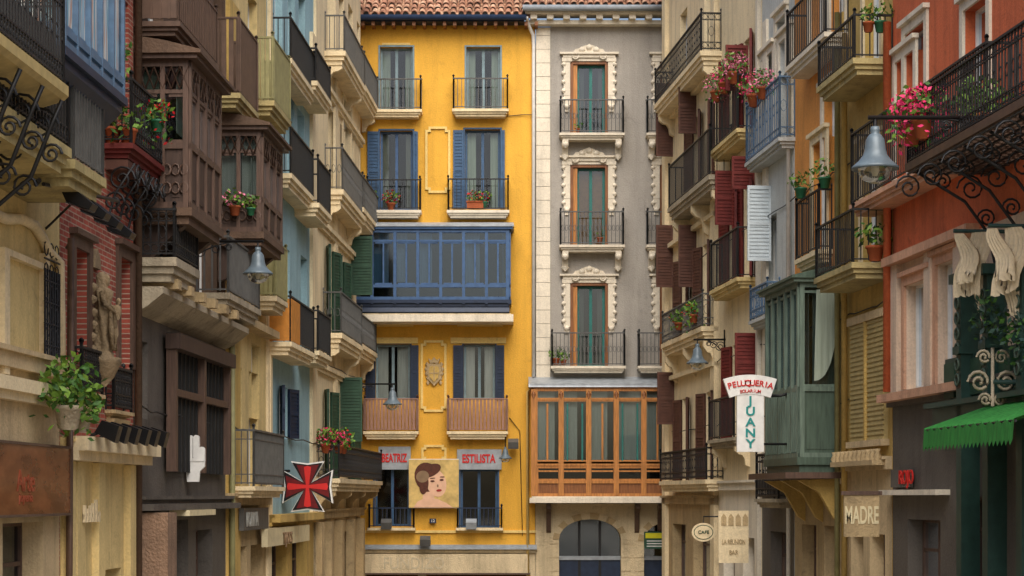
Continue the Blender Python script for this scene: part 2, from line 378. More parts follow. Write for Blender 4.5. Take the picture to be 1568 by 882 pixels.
def foliage(mb,c,rad,n,mats,size=.06,fl=None,nf=0,droop=0):
    C=Vector(mb.fr.w(*c))
    def leafs(k,mats,sz,shell):
        for _ in range(k):
            while True:
                q=Vector((R(-1,1),R(-1,1),R(-1,1)))
                if shell*.5<q.length<1: break
            q=Vector((q.x*rad[0],q.y*rad[0] if len(rad)<3 else q.y*rad[2],q.z*rad[1]))
            if droop and random.random()<.35: q.z-=droop*random.random(); q.x*=1.15
            p=C+q; a=Vector((R(-1,1),R(-1,1),R(-1,1))).normalized(); b=a.cross(Vector((R(-1,1),R(-1,1),R(-1,1)))).normalized()
            s_=sz*R(.6,1.3); b0=len(mb.v)
            mb.v+= [tuple(p-a*s_),tuple(p+b*s_*.5),tuple(p+a*s_),tuple(p-b*s_*.5)]
            mb.f.append([b0,b0+1,b0+2,b0+3]); mb.m.append(mb.mi(random.choice(mats))); mb.sm.append(False)
    leafs(n,mats,size,0)
    if fl: leafs(nf,fl,size*.75,1)
POT=[(.07,0),(.1,.02),(.13,.2),(.15,.21),(.15,.25),(.12,.25),(.11,.22)]
def potplant(fr,u,n,z,s=1.0,pm=TERR,fl=FRED,nleaf=70,nf=50,size=.055,droop=0,box=0,name='potted_plant',h=1.0):
    e=empty(name); mb=MB('pot',e,fr)
    if box: mb.box(u-box/2,u+box/2,n-.1,n+.1,z,z+.2,pm); mb.box(u-box/2-.02,u+box/2+.02,n-.12,n+.12,z+.18,z+.22,pm)
    else: mb.lathe((u,n,z),[(r*s*.85,zz*s*.8) for r,zz in POT],pm,10)
    mb.done(); m2=MB('leaves_and_flowers',e,fr)
    foliage(m2,(u,n,z+.2*s+.16*s*h),((box/2+.05 if box else .27*s),.2*s*h,.27*s),nleaf,[LEAF,LEAF2],size,[fl] if fl else None,nf if fl else 0,droop)
    m2.done()
def lamp(pos,s=1.0,wallpt=None,arm='scroll',zb=.55):
    e=empty('street_lamp'); mb=MB('lamp_shade',e,WF); x,y,z=pos
    pr=[(.02,.42),(.06,.42),(.07,.36),(.055,.33),(.09,.3),(.13,.24),(.15,.1),(.17,.02),(.23,-.06),(.31,-.13),(.33,-.15),(.33,-.18),(.3,-.18),(.2,-.12)]
    mb.lathe((x,y,z),[(r*s,h*s) for r,h in pr],LAMPM,20); mb.done()
    m3=MB('lamp_glass',e,WF); m3.lathe((x,y,z),[(.24*s,-.17*s),(.23*s,-.25*s),(.17*s,-.33*s),(.06*s,-.37*s)],LGL,16)
    m3.lathe((x,y,z),[(.05*s,-.1*s),(.06*s,-.2*s),(.03*s,-.27*s)],WPNT,8); m3.done()
    m4=MB('bracket_arm',e,WF); zt=z+zb*s
    m4.tube([(x,y,z+.4*s),(x,y,zt)],.02*s,IRON,6)
    if wallpt:
        wx,wy=wallpt; L=math.hypot(wx-x,wy-y); dx,dy=(wx-x)/L,(wy-y)/L
        m4.tube([(x-dx*.1,y-dy*.1,zt),(wx,wy,zt)],.03*s,IRON,6)
        m4.tube([(wx-dx*.03,wy-dy*.03,zt+.25),(wx-dx*.03,wy-dy*.03,zt-.5)],.022*s,IRON,6)
        pts=[]
        for i in range(9):
            f=i/8; pts.append((wx-dx*L*.75*f-dx*.03,wy-dy*L*.75*f-dy*.03,zt-.45*(1-f)**2*s))
        m4.tube(pts,.018*s,IRON,5)
        for f,r in ((.2,.17),(.42,.12),(.6,.08)):
            m4.ring((wx-dx*L*f,wy-dy*L*f,zt-.04-r*s),r*s,IRON,(dx,dy,0),(0,0,1),.014*s,16,1.6,.03)
    m4.done()
def spiral(mb,c,r,a,b,mat,turn=1.7,th=.018): mb.ring(c,r,mat,a,b,th,int(12*turn),turn,r*.15)
# ------------------------------------------------------------ side building helper
GL=0.0
def body(e,fr,u0,u1,ztop,mat,depth=9,ov=.3,roof=True):
    if u0>u1:u0,u1=u1,u0
    mb=MB('rear_walls',e,fr)
    mb.box(u0,u0+.15,-depth,-.002,GL,ztop,mat); mb.box(u1-.15,u1,-depth,-.002,GL,ztop,mat); mb.box(u0+.15,u1-.15,-depth,-depth+.15,GL,ztop,mat)
    mb.box(u0,u1,-depth,ov,ztop,ztop+.18,WOOD2)
    mb.done()
    if roof:
        m=MB('roof',e,fr); m.prof([(ov,ztop+.18),(-depth/2,ztop+1.9),(-depth,ztop+.18)],u0,u1,TIL); m.done()
def spec(fr,w,nf,ff,yb,yt=None):
    u0=fr.u(w); p=fr.p(nf,u0); u1=fr.u(ff,p); z=fr.z(yb,u0,p)
    zt=fr.z(yt,u0,p) if yt is not None else None
    return u0,u1,p,z,zt
def side(name,fr,pa,pb,ztop,wm,bals=(),gals=(),wins=(),zg=None,gm=None,gh=(),frame=WPNT,split=None):
    e=empty(name); u0,u1=fr.u(pa),fr.u(pb)
    if ztop is None: ztop=ZC+.2545*max(fr.w(u0,0,0)[1],fr.w(u1,0,0)[1])+.9
    holes=[]; W=MB('facade_wall',e,fr); D=MB('windows_and_doors',e,fr)
    units=[]
    for b in bals:
        a,c,p,z,zt=spec(fr,*b['s']); th=b.get('th',.2)
        h=max(.75,min(1.45,zt-z-th))
        B=MB('balcony',e,fr); balcony(B,a,c,z,p,th,h,b.get('st','plain'),b.get('sm',GSL),b.get('im',IRON),b.get('sp',.14),b.get('brk'),bt=b.get('bt',.01)); B.done()
        if b.get('door',True):
            lo,hi=min(a,c),max(a,c); L=hi-lo; nd=2 if L>3.2 else 1
            for k in range(nd):
                cc=lo+L*(k+.5)/nd; hw=min(.55,L/nd*.32); z0=z+th; z1=z0+2.35
                units.append((cc-hw,cc+hw,z0,z1,b.get('sh'),b.get('tm')))
    for wdef in wins:
        pxn,pxf,yt,yb=wdef[:4]; ua,ub=fr.u(pxn),fr.u(pxf)
        units.append((min(ua,ub),max(ua,ub),fr.z(yb,ua),fr.z(yt,ua),wdef[4] if len(wdef)>4 else None,wdef[5] if len(wdef)>5 else None))
    lo,hi=min(u0,u1),max(u0,u1)
    units=[q for q in units if q[3]<ztop-.1]
    hs=[(a,b,c,d) for a,b,c,d,_,_ in units]
    z0w=zg if zg is not None else GL
    if split:
        zs,m2=split; W.wall(lo,hi,z0w,zs,[h for h in hs if h[2]>z0w and h[3]<zs+.3],m2,.28); W.wall(lo,hi,zs,ztop,[h for h in hs if h[2]>zs-.3 and h[3]>=zs+.3],wm,.28)
    else: W.wall(lo,hi,z0w,ztop,[h for h in hs if h[2]>z0w],wm,.28)
    if zg is not None:
        W.wall(lo,hi,GL,zg,[h for h in gh],gm,.4,.0)
        W.box(lo,hi,.0,.12,zg-.08,zg+.1,gm); W.box(lo,hi,.0,.18,zg+.1,zg+.16,gm)
        for h in gh: window(D,max(h[0],lo+.08),min(h[1],hi-.08),h[2],h[3],DWOD,GLD,CURD,.3,2,.5,cur='none')
    W.done()
    for a,b,c,d,sh,tm in units:
        a=max(a,lo+.08); b=min(b,hi-.08)
        if b-a<.15: continue
        window(D,a,b,c,d,frame,GLD if random.random()<.5 else GLS,random.choice([CURT,CURG,CURD]),.2,2 if b-a>.7 else 1,.0,.05,random.choice(['split','half','split','full']))
        t=tm
        if t:
            D.box(a-.16,a,0,.05,c,d+.16,t); D.box(b,b+.16,0,.05,c,d+.16,t); D.box(a,b,0,.048,d,d+.16,t); D.box(a-.2,b+.2,0,.12,d+.16,d+.24,t)
        if sh:
            w=(b-a)/2
            shutter(D,(a-w*.9,.16),(a-.01,.02),c+.02,d-.02,sh); shutter(D,(b+.01,.02),(b+w*.9,.16),c+.02,d-.02,sh)
    D.done()
    for g in gals:
        a,c,p,z,zt=spec(fr,*g['s']); G=MB('glazed_gallery',e,fr)
        k=dict(g); k.pop('s'); gallery(G,a,c,z,zt,p,**k); G.done()
    body(e,fr,lo,hi,ztop,wm)
    return e
# ============================================================ END: YELLOW BUILDING
X=lambda px,n=0:E.u(px,n); Z=lambda py,n=0:E.z(py,0,n)
ye=empty('yellow_apartment_building')
holes=[(X(582),X(632),Z(170),Z(72)),(X(714),X(766),Z(168),Z(72)),(X(582),X(632),Z(322),Z(200)),(X(712),X(766),Z(320),Z(198)),
 (X(575),X(628),Z(612),Z(527)),(X(710),X(758),Z(612),Z(527)),(X(574),X(627),Z(806),Z(706)),(X(705),X(762),Z(808),Z(718)),
 (X(575),X(770),Z(470),Z(375))]
W=MB('facade_wall',ye,E); W.wall(-8.5,X(819.5),Z(838),Z(38),holes,YEL,.28)
W.wall(-8.5,X(819.5),GL,Z(838),[(X(560),X(640),.02,Z(879)),(X(652),X(812),.02,Z(879))],STN2,.4); 
W.box(-8.5,X(822),0,.14,Z(838),Z(834),GUT); W.box(-8.5,X(822),0,.22,Z(841),Z(838)-.002,GUT); W.box(-8.5,X(820),0,.1,Z(846),Z(841)-.002,STN2)
W.box(-8.5,X(820),0,.06,Z(816),Z(812),YEL2); W.done()
D=MB('windows_and_doors',ye,E)
for i,h in enumerate(holes[:8]):
    fm=[GBLU,GBLU,MBLU,DBLU,GBLU,GBLU,DBLU,DBLU][i]
    window(D,*h,fm,GLS if i<6 else GLD,[CURG,CURG,CURD,CURG,CURT,CURT,CURD,CURD][i],.2,2,0,.07,'split' if i<6 else 'none')
    fo=[GBLU,GBLU,DBLU,DBLU,NAVY,NAVY,DBLU,DBLU][i]; a,b,c,d=h
    D.box(a-.05,a,-.02,.03,c,d+.05,fo); D.box(b,b+.05,-.02,.03,c,d+.05,fo); D.box(a,b,-.02,.028,d,d+.05,fo)
for a,b,yt,yb,m in ((563,581,202,322,DBLU),(633,640,202,322,DBLU),(694,710,200,320,DBLU),(767,773,200,320,DBLU),
      (560,573,529,611,NAVY),(629,641,529,611,NAVY),(694,708,529,611,NAVY),(759,772,529,611,NAVY)):
    shutter(D,(X(a),.05),(X(b),.05),Z(yb),Z(yt),m,.1)
D.done()
for a,b,ys,yr,st in ((570,647,183,125,'plain'),(693,779,182,124,'plain'),(562,646,336,278,'plain'),(685,780,336,277,'plain')):
    B=MB('balcony',ye,E); z=Z(ys); balcony(B,X(a),X(b),z,.5,.22,Z(yr)-z-.22,st,WHT if ys>200 else CRM,IRON2 if ys<200 else IRON,.13); B.done()
for a,b in ((558,642),(685,778)):
    B=MB('balcony',ye,E); z=Z(673); balcony(B,X(a),X(b),z,.5,.24,1.0,'slats',CRM,SLAT,.11); B.done()
for a,b in ((566,634),(701,768)):
    B=MB('window_guard_rail',ye,E); rail(B,[(X(a),0),(X(a),.22),(X(b),.22),(X(b),0)],Z(808),.62,NAVY,.13); B.box(X(a)-.05,X(b)+.05,0,.3,Z(812),Z(808),CRM); B.done()
T=MB('plaster_panels',ye,E)
def panel(px0,px1,py0,py1,cut=5,mat=YEL2):
    a,b,c,d=X(px0),X(px1),Z(py1),Z(py0); k=cut/50; w=.07
    ring=[(a+k,c),(b-k,c),(b-k,c+k),(b,c+k),(b,d-k),(b-k,d-k),(b-k,d),(a+k,d),(a+k,d-k),(a,d-k),(a,c+k),(a+k,c+k)]
    for i in range(12):
        p,q=ring[i],ring[(i+1)%12]
        T.box(min(p[0],q[0])-w/2,max(p[0],q[0])+w/2,0,.05+.001*(i%2),min(p[1],q[1])-w/2,max(p[1],q[1])+w/2,mat)
panel(653,688,196,294); panel(646,682,523,629); panel(647,682,683,705,4); panel(583,628,670,682,3,YEL)
for a,b in ((577,633),(700,770)): T.box(X(a),X(b),0,.08,Z(500),Z(494),YEL2); T.box(X(a)-.04,X(b)+.04,0,.12,Z(494),Z(492)+.02,YEL2)
for a,b in ((570,640),(690,775)): T.box(X(a),X(b),0,.05,Z(526),Z(517),YEL2)
T.box(X(585),X(628),0,.03,Z(72)+.06,Z(66),YEL2); T.done()
C=MB('coat_of_arms',ye,E); cx=X(665)
sh=[(-.2,.28),(-.08,.32),(0,.28),(.08,.32),(.2,.28),(.22,.05),(.17,-.2),(0,-.38),(-.17,-.2),(-.22,.05)]
C.prism([(cx+u,Z(572)+z) for u,z in sh],0,.1,STN); C.prism([(cx+u*.7,Z(572)+z*.7) for u,z in sh],.1,.14,OCH)
C.box(cx-.015,cx+.015,.14,.16,Z(572)-.2,Z(572)+.18,STN); C.box(cx-.13,cx+.13,.14,.159,Z(572)-.01,Z(572)+.02,STN)
C.prism([(cx-.13,Z(556)),(cx+.13,Z(556)),(cx+.18,Z(549)),(cx+.08,Z(552)),(cx,Z(547)),(cx-.08,Z(552)),(cx-.18,Z(549))],0,.12,STN)
for sx in (-1,1):
    for k in range(5): C.lathe((cx+sx*(.22+.03*math.sin(k*1.3)),.04,Z(558+k*7)),[(.01,-.07),(.06,0),(.01,.07)],STN,6)
C.done()
G=MB('blue_glazed_gallery',ye,E); p=.95; u0,u1=-5.6,X(780,p); z0=Z(459,p); z1=Z(351,p)
gallery(G,u0,u1,z0,z1,p,8,1,MBLU,GLB,GUT,NAVY,GLB,.42,.32,CURT,.85,.1,.2,0,.09)
G.box(u0,u1,0,p-.02,Z(480,p),z0-.201,NAVY)
for k in range(9): G.box(u0+k*(u1-u0)/8-.04,u0+k*(u1-u0)/8+.04,p,p+.06,Z(466,p),z0-.1,NAVY)
for k in range(8):
    x=u0+(k+.5)*(u1-u0)/8; G.box(x-.025,x+.025,p-.05,p+.02,z0+.42,z1-.4,MBLU)
G.prof([(p,Z(480,p)),(p+.1,Z(478,p)),(p+.02,z0-.24),(p,z0-.24)],u0,u1,NAVY)
G.box(u0-.1,u1+.12,0,p+.16,Z(493,p),Z(482,p),WHT); G.box(u0-.05,u1+.05,0,p+.06,Z(482,p),Z(480,p)-.001,STN2)
G.done()
Rf=MB('roof_and_eaves',ye,E); ze=Z(40)
Rf.box(-8.5,X(803),0,.5,ze+.02,ze+.1,NAVY); 
Rf.tube([(-8.5,.62,ze+.12),(X(806),.62,ze+.12)],.09,NAVY,8)
for k in range(30): Rf.box(-8.3+k*.31,-8.3+k*.31+.1,0,.52,ze-.1,ze+.02,WOOD2)
Rf.done()
def tiles(e,u0,u1,z,n0,rows=14,pitch=30,sp=.24,seed=1):
    m=MB('roof_tiles',e,E); c,s=math.cos(math.radians(pitch)),math.sin(math.radians(pitch)); L=.4
    m.face([(u0,n0,z-.05),(u1,n0,z-.05),(u1,n0-rows*L*c,z-.05+rows*L*s),(u0,n0-rows*L*c,z-.05+rows*L*s)],TIL)
    u=u0
    while u<u1:
        for r in range(rows):
            a=r*L+R(-.03,.03); b=a+L+.08; ra=.105+R(-.008,.008); j=R(-.018,.018)
            pts=[];K=6
            for q,rr,lift in ((a,ra,.045),(b,ra*.82,.0)):
                for i in range(K+1):
                    an=math.pi*i/K; pts.append((u+j+rr*math.cos(an),n0-q*c-s*0,z+q*s+rr*math.sin(an)+lift))
            m.add(pts,[(i,i+1,K+2+i,K+1+i) for i in range(K)],TIL,True)
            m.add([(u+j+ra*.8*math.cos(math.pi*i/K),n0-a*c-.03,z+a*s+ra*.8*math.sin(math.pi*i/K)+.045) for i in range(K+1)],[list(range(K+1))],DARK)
        u+=sp
    m.done()
tiles(ye,-8.5,X(812),Z(31),.55,14,33)
B=MB('rear_walls',ye,E); B.box(-8.5,-8.35,-9,-.002,GL,Z(38),YEL); B.box(.5,.6,-9,-.3,GL,Z(38),YEL); B.box(-8.35,.5,-9,-8.9,GL,Z(38),YEL); B.box(-8.3,.5,-8.9,-.5,Z(38)-.1,Z(38),YEL); B.done()
P=MB('downpipe',ye,E); P.tube([(X(806),.6,Z(34)),(X(808),.4,Z(30)-.2),(X(816),.14,Z(55)),(X(817),.1,Z(70)),(X(817),.1,Z(578))],.055,WPNT,8)
P.tube([(X(817),.1,Z(590)),(X(808),.1,Z(600)),(X(808),.1,Z(882))],.045,YEL2,8); P.done()
s1=empty('hairdresser_sign'); B=MB('sign_panels',s1,E)
B.box(X(580),X(629),.03,.1,Z(719),Z(684),GUT); B.box(X(700),X(768),.03,.1,Z(719),Z(688),GUT); B.done()
text(E,'BEATRIZ',X(604),.11,Z(702),.36,REDT,s1,sx=.56,bold=.03); text(E,'ESTILISTA',X(733),.11,Z(703),.36,REDT,s1,sx=.66,bold=.03)
po=empty('portrait_poster'); B=MB('board',po,E); B.box(X(627),X(703),.32,.36,Z(777),Z(704),PBG); B.box(X(627),X(703),.30,.32,Z(778),Z(703),WPNT)
def ell(cx,cy,rx,ry,n,mat,rot=0,N=22):
    B.face([(X(cx+rx*math.cos(t)*math.cos(rot)-ry*math.sin(t)*math.sin(rot)),n,Z(cy+rx*math.cos(t)*math.sin(rot)+ry*math.sin(t)*math.cos(rot))) for t in [2*math.pi*i/N for i in range(N)]],mat)
B.face([(X(a),.364,Z(b)) for a,b in ((634,777),(640,768),(652,762),(670,764),(684,770),(694,777))],SKIN)
ell(655,731,19,23,.367,HAIR,-.35); ell(669,740,15,21,.371,SKIN,-.22); ell(657,762,9,9,.369,SKIN); ell(660,721,17,9,.375,HAIR,-.45); ell(650,742,7,15,.3755,HAIR,.1); ell(648,730,10,9,.3765,LETB,-.3)
ell(663,737,3.4,1.5,.379,HAIR); ell(677,735,3.2,1.5,.379,HAIR); ell(663,732.5,4.4,.8,.379,HAIR,-.08); ell(678,730.5,4,.8,.379,HAIR); ell(673,751,4.2,1.9,.379,LIP,-.1); ell(671,744,1.2,2.2,.379,LETB)
for a,b in ((628,708),(702,708)): B.tube([(X(a),.34,Z(b)),(X(a),0,Z(b-3))],.02,IRON,5)
B.done()
s2=empty('house_number_plaque'); B=MB('plaque',s2,E); B.box(X(658),X(668),.1,.13,Z(801),Z(794),NAVY); B.done(); text(E,'12',X(663),.135,Z(797.5),.12,WPNT,s2)
s3=empty('shop_fascia_sign'); B=MB('board',s3,E); B.box(X(556),X(808),.1,.2,Z(877),Z(848),STN2); B.box(X(552),X(812),.1,.26,Z(879.5),Z(877),DWOD); B.done()
text(E,'FUNDIZO',X(634),.205,Z(863),.5,LETG,s3,sx=.85,ext=.006)
for px,py in ((593,800),(722,800),(786,678),(652,826)):
    f=empty('floodlight'); B=MB('housing',f,E); u,z=X(px),Z(py)
    B.prof([(.2,z-.1),(.5,z-.2),(.56,z),(.3,z+.12)],u-.16,u+.16,IRON2 if px<700 or px>780 else GUT); B.tube([(u,0,z),(u,.3,z)],.03,IRON,6)
    B.done()
potplant(E,X(600),.4,Z(325),1.1,TERR,FRED,90,70); potplant(E,X(728),.38,Z(322),1.0,TERR,FRED,80,60,box=.5); potplant(E,X(742),.38,Z(322),1.0,GPOT,FRED,50,20)
potplant(E,X(566),.3,Z(322),1.2,TERR,None,80,0)
# ============================================================ END: GREY BUILDING
ge=empty('grey_apartment_building')
UR=8.5
hs=[(X(873),X(931),Z(208),Z(94)),(X(873),X(931),Z(378),Z(252)),(X(873),X(931),Z(562),Z(433)),(X(1010),X(1066),Z(208),Z(94)),(X(1010),X(1066),Z(378),Z(252)),(X(1010),X(1066),Z(562),Z(433))]
W=MB('facade_wall',ge,E); W.wall(X(843),UR,Z(770),Z(40),hs+[(X(830),X(995),Z(755),Z(620))],GRY,.3)
az=[(X(856),X(951),Z(795)),(X(986),X(1081),Z(797))]
W.wall(X(820),UR,GL,Z(770),[(a,b,.02,t) for a,b,t in az],STN2,.45)
for a,b,t in az:
    K=12; rise=.62; c=(a+b)/2; hw=(b-a)/2; arc=[(c+hw*math.cos(math.pi*i/K),t-rise+rise*math.sin(math.pi*i/K)) for i in range(K+1)]
    for i in range(K):
        p,q=arc[i],arc[i+1]
        W.prism([p,q,(q[0],t),(p[0],t)],-.44,.001,STN2)
        f=lambda P_,k:(c+(P_[0]-c)*k,t-rise+(P_[1]-(t-rise))*(k+.12*(k>1)))
        P0,P1=arc[i],arc[i+1]; 
        W.prism([P0,P1,f(P1,1.2),f(P0,1.2)],0,.03+.006*(i%2),STN if i%2 else STN2)
    z=0.02
    while z<t-rise-.1:
        hgt=min(.42,t-rise-z); 
        W.box(a-.28,a,0,.03,z+.01,z+hgt-.01,STN2); W.box(b,b+.28,0,.03,z+.01,z+hgt-.01,STN2); z+=hgt
W.box(X(820),UR,0,.08,Z(775),Z(771),STN2)
W.done()
D=MB('windows_and_doors',ge,E)
for a,b,t in az:
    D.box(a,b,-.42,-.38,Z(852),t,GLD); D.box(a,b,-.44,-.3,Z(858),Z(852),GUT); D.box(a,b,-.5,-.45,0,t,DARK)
    for k in range(1,3): D.box(a+(b-a)*k/3-.04,a+(b-a)*k/3+.04,-.4,-.33,0.02,t-.05,IRON)
    D.box(a,b,-.43,-.36,0.02,Z(858),NAVY)
for h in hs:
    a,b,c,d=h
    D.box(a,a+.09,-.25,.02,c,d,WOOD2); D.box(b-.09,b,-.25,.02,c,d,WOOD2); D.box(a,b,-.25,.018,d-.09,d,WOOD2)
    D.box(a+.095,a+.22,-.2,-.03,c,d-.1,WOOD)
    window(D,a+.2,b-.09,c,d-.09,TEAL,GLD,CURD if h is not hs[1] else ORP,.2,2,0,.075,'full' if h is hs[1] else 'split')
D.done()
T=MB('window_surrounds',ge,E)
def blob(u,z,r,n0=.05): T.lathe((u,n0,z),[(.01,-r),(r*.8,-r*.5),(r,0),(r*.8,r*.5),(.01,r)],WHT,8)
for a,b,c,d in hs:
    for sx,x in ((-1,a),(1,b)):
        lo,hi=(x-.2,x) if sx<0 else (x,x+.2)
        T.box(lo,hi,0,.07,d-1.05,d+.05,WHT); T.box(lo,hi,0,.06,d-1.35,d-1.05-.002,WHT) 
        for k in range(5): blob((lo if sx<0 else hi),d-.1-k*.27,.075)
        T.box(lo-.05,hi+.05,0,.09,d-.02,d+.1,WHT); T.box(lo+.03,hi-.03,0,.05,d-1.55,d-1.352,WHT)
        blob((lo+hi)/2,d-1.4,.09)
    T.box(a-.22,b+.22,0,.1,d+.1,d+.2,WHT); T.box(a-.32,b+.32,0,.16,d+.2,d+.26,WHT); T.box(a,b,0,.05,d,d+.1,WHT)
    cu=(a+b)/2
    T.prism([(cu-.5,d+.26),(cu-.42,d+.36),(cu-.25,d+.38),(cu-.16,d+.46),(cu,d+.5),(cu+.16,d+.46),(cu+.25,d+.38),(cu+.42,d+.36),(cu+.5,d+.26)],0,.09,WHT)
    for k in (-1,0,1): blob(cu+k*.22,d+.33+(.08 if k==0 else 0),.11,.07)
    for k in (-1,1): T.ring((cu+k*.42,.1,d+.15),.1,WHT,(1,0,0),(0,0,1),.03,10)
T.done()
for i,(a,b,c,d) in enumerate(hs):
    B=MB('balcony',ge,E); l,r=(X(856),X(955)) if i<3 else (X(988),X(1090)); z=c-.2
    if i%3==2: l,r=(X(843),X(957)) if i<3 else (X(975),X(1092))
    balcony(B,l,r,z,.55,.2,1.02,'belly',WHT,IRON2,.12)
    if i%3!=2:
        for x in (l+.18,r-.18):
            B.prof([(0,z),(.5,z),(.5,z-.1),(.42,z-.2),(.3,z-.24),(.2,z-.42),(.16,z-.5),(0,z-.52)],x-.09,x+.09,WHT); B.lathe((x,.42,z-.14),[(.01,-.11),(.11,-.05),(.11,.05),(.01,.11)],WHT,8); B.lathe((x,.15,z-.45),[(.01,-.12),(.13,0),(.01,.1)],WHT,8)
    B.done()
Q=MB('white_pilaster',ge,E); z=Z(580); Q.box(X(820.5),X(843),-.02,.04,z,Z(42),GRY)
while z<Z(45):
    Q.box(X(821),X(842.5),.0,.06,z+.008,min(z+.42,Z(43))-.008,WHT); z+=.42
Q.done()
Rf=MB('roof_and_eaves',ge,E); ze=Z(40); Rf.box(X(806),UR,0,.35,ze-.02,ze+.1,WHT); Rf.box(X(804),UR,0,.62,ze+.24,ze+.36,WHT)
k=X(812)
while k<UR: Rf.box(k,k+.2,.0,.55,ze+.1,ze+.24,WHT); k+=.5
Rf.tube([(X(800),.72,ze+.38),(UR,.72,ze+.38)],.1,GUT,8); Rf.done()
tiles(ge,X(806),UR,Z(18),.65,16,33,.24,3)
B=MB('rear_walls',ge,E); B.box(UR-.15,UR,-9,-.002,GL,Z(40),GRY); B.box(.75,UR-.15,-9,-8.9,GL,Z(40),GRY); B.box(.75,.85,-8.9,-.4,GL,Z(40),GRY); B.box(.85,UR-.15,-8.9,-.5,Z(40)-.1,Z(40),GRY); B.done()
G=MB('wooden_glazed_gallery',ge,E); p=.8; u0,u1=X(817,p),X(1070,p)
gallery(G,u0,u1,Z(710,p),Z(594,p),p,6,1,WOOD,WOOD2,GUT,WOOD,GLS,.02,.3,CURT,1.0,.08,.12,0,.1)
zb=Z(760,p)
gface(G,(u0,p),(u1,p),zb,Z(712,p),6,WOOD,WOOD2,GLD,.44,0,CURT,.12,.0); gface(G,(u0,0),(u0,p),zb,Z(712,p),1,WOOD,WOOD2,GLD,.44,0,CURT,.1,0)
G.box(u0+.06,u1-.06,.02,p-.08,zb,Z(712,p),DWOD2)
for k in range(7):
    x=u0+(u1-u0)*k/6; 
    G.box(x-.08,x+.08,p-.02,p+.07,zb+.02,Z(596,p),WOOD)
    G.lathe((x,p+.08,Z(604,p)),[(.02,-.12),(.07,0),(.02,.1)],WOOD2,6)
for k in range(6):
    x=u0+(u1-u0)*(k+.5)/6
    if k%2: G.box(x-.25,x-.2,p-.06,p+.02,Z(708,p),Z(618,p),TEAL); G.box(x+.2,x+.25,p-.06,p+.02,Z(708,p),Z(618,p),TEAL)
    else: G.box(x-.03,x+.03,p-.06,p+.02,Z(708,p),Z(618,p),WOOD)
G.box(u0-.12,u1,0,p+.22,Z(770,p),Z(762,p),WHT); G.box(u0-.05,u1,0,p+.1,Z(762,p)+.002,zb-.001,WHT)
G.prof([(0,Z(577)),(p+.1,Z(588,p)),(p+.12,Z(593,p)),(0,Z(593))],u0-.15,u1+.1,GUT)
for px in (840,975,1010):
    G.prof([(0,Z(771)),(.7,Z(772)),(.7,Z(778)),(.3,Z(785)),(.12,Z(812)),(0,Z(816))],X(px)-.07,X(px)+.07,IRBR)
G.done()
s4=empty('yellow_street_sign'); B=MB('board',s4,E); B.box(X(986),X(1032),.06,.12,Z(840),Z(814),SGRN); B.box(X(988),X(1032),.122,.13,Z(824),Z(816),YSGN)
for k in range(3): B.box(X(990),X(1028),.122,.126,Z(829+k*4),Z(827.5+k*4),WPNT)
B.done()
potplant(E,X(851),.35,Z(560),1.0,TERR,None,60,0,name='fern_pot'); potplant(E,X(862),.35,Z(560),.8,TERR,None,50,0,name='fern_pot'); potplant(E,X(918),.35,Z(374),.8,TERR,None,10,0); potplant(E,X(884),.35,Z(206),.6,TERR,None,20,0)
# ============================================================ LEFT SIDE
zt=None; ZT=19.6
def gz(fr,px,py): return fr.z(py,fr.u(px))
ua=LF.u(-330)
A=side('cream_corner_house',LF,-330,91,zt,CRM2,
 bals=[],wins=[(6,58,388,560),(56,80,405,568),(-60,-8,385,560)],zg=gz(LF,0,590)+.3,gm=CRM3,
 gh=[(LF.u(-120),LF.u(-20),.02,2.9),(LF.u(4),LF.u(66),.02,gz(LF,40,800))])
e=A
M=MB('nearest_balcony',e,LF); p=1.25; u1=LF.u(105,p); z=LF.z(155,u1,p); u0=LF.u(-420,p)
M.prof([(0,z-.35),(p-.05,z),(p,z+.05),(p,z+.16),(0,z+.16)],u0,u1,BLIND); rail(M,[(u0,p-.05),(u1-.05,p-.05),(u1-.05,0)],z+.16,1.05,IRON,.1,'ornate')
for k in range(8): M.box(u0+.3+k*.8,u0+.36+k*.8,.05,p-.1,z-.36,z-.0,OSL)
for uu in (u1-.15,u1-.9,u1-1.7,u1-2.9):
    M.tube([(uu,0.02,z-1.6),(uu,.4,z-1.25),(uu,p*.7,z-.85),(uu,p-.15,z-.3),(uu,p-.03,z-.02)],.026,IRON,5)
    for nn,dz,rr in ((.98,.28,.2),(.68,.52,.22),(.4,.75,.18),(1.1,.6,.12),(.8,.95,.14)): spiral(M,(uu,nn,z-dz),rr,(0,1,0),(0,0,1),IRON,1.7,.016)
M.done()
TGL=paint('painted_reflection_glass','ffffff',.12,.3,0,3,(3,3,.8))  # gallery panes: coloured reflections painted into the base colour as upright streaks
nt=TGL.node_tree; n=tex(nt,1.6,(5,5,.35),3,.6,.6); rr=nt.nodes.new('ShaderNodeValToRGB'); el=rr.color_ramp.elements
el[0].position=.32; el[0].color=lin('3a5c74'); el[1].position=.7; el[1].color=lin('a8c4d0')
for pos,h_ in ((.43,'7fa8b8'),(.5,'dfe4de'),(.55,'c08a66'),(.6,'8fb0c4')): x_=el.new(pos); x_.color=lin(h_)
nt.links.new(n.outputs[0],rr.inputs[0]); nt.links.new(rr.outputs[0],nt.nodes['Principled BSDF'].inputs['Base Color'])
M=MB('glazed_gallery',e,LF); p=1.0; u0,u1=LF.u(95,p),LF.u(187,p); z=LF.z(150,u1,p)
gallery(M,u0,u1,z,z+2.9,p,5,2,IRBL,IRBL,GUT,NAVY,TGL,.2,.0,CURT,.0,.1,.2,0,.05)
M.prof([(.1,z-.75),(p-.35,z-.55),(p,z-.2),(0,z-.2)],u0+.05,u1-.05,NAVY); M.done()
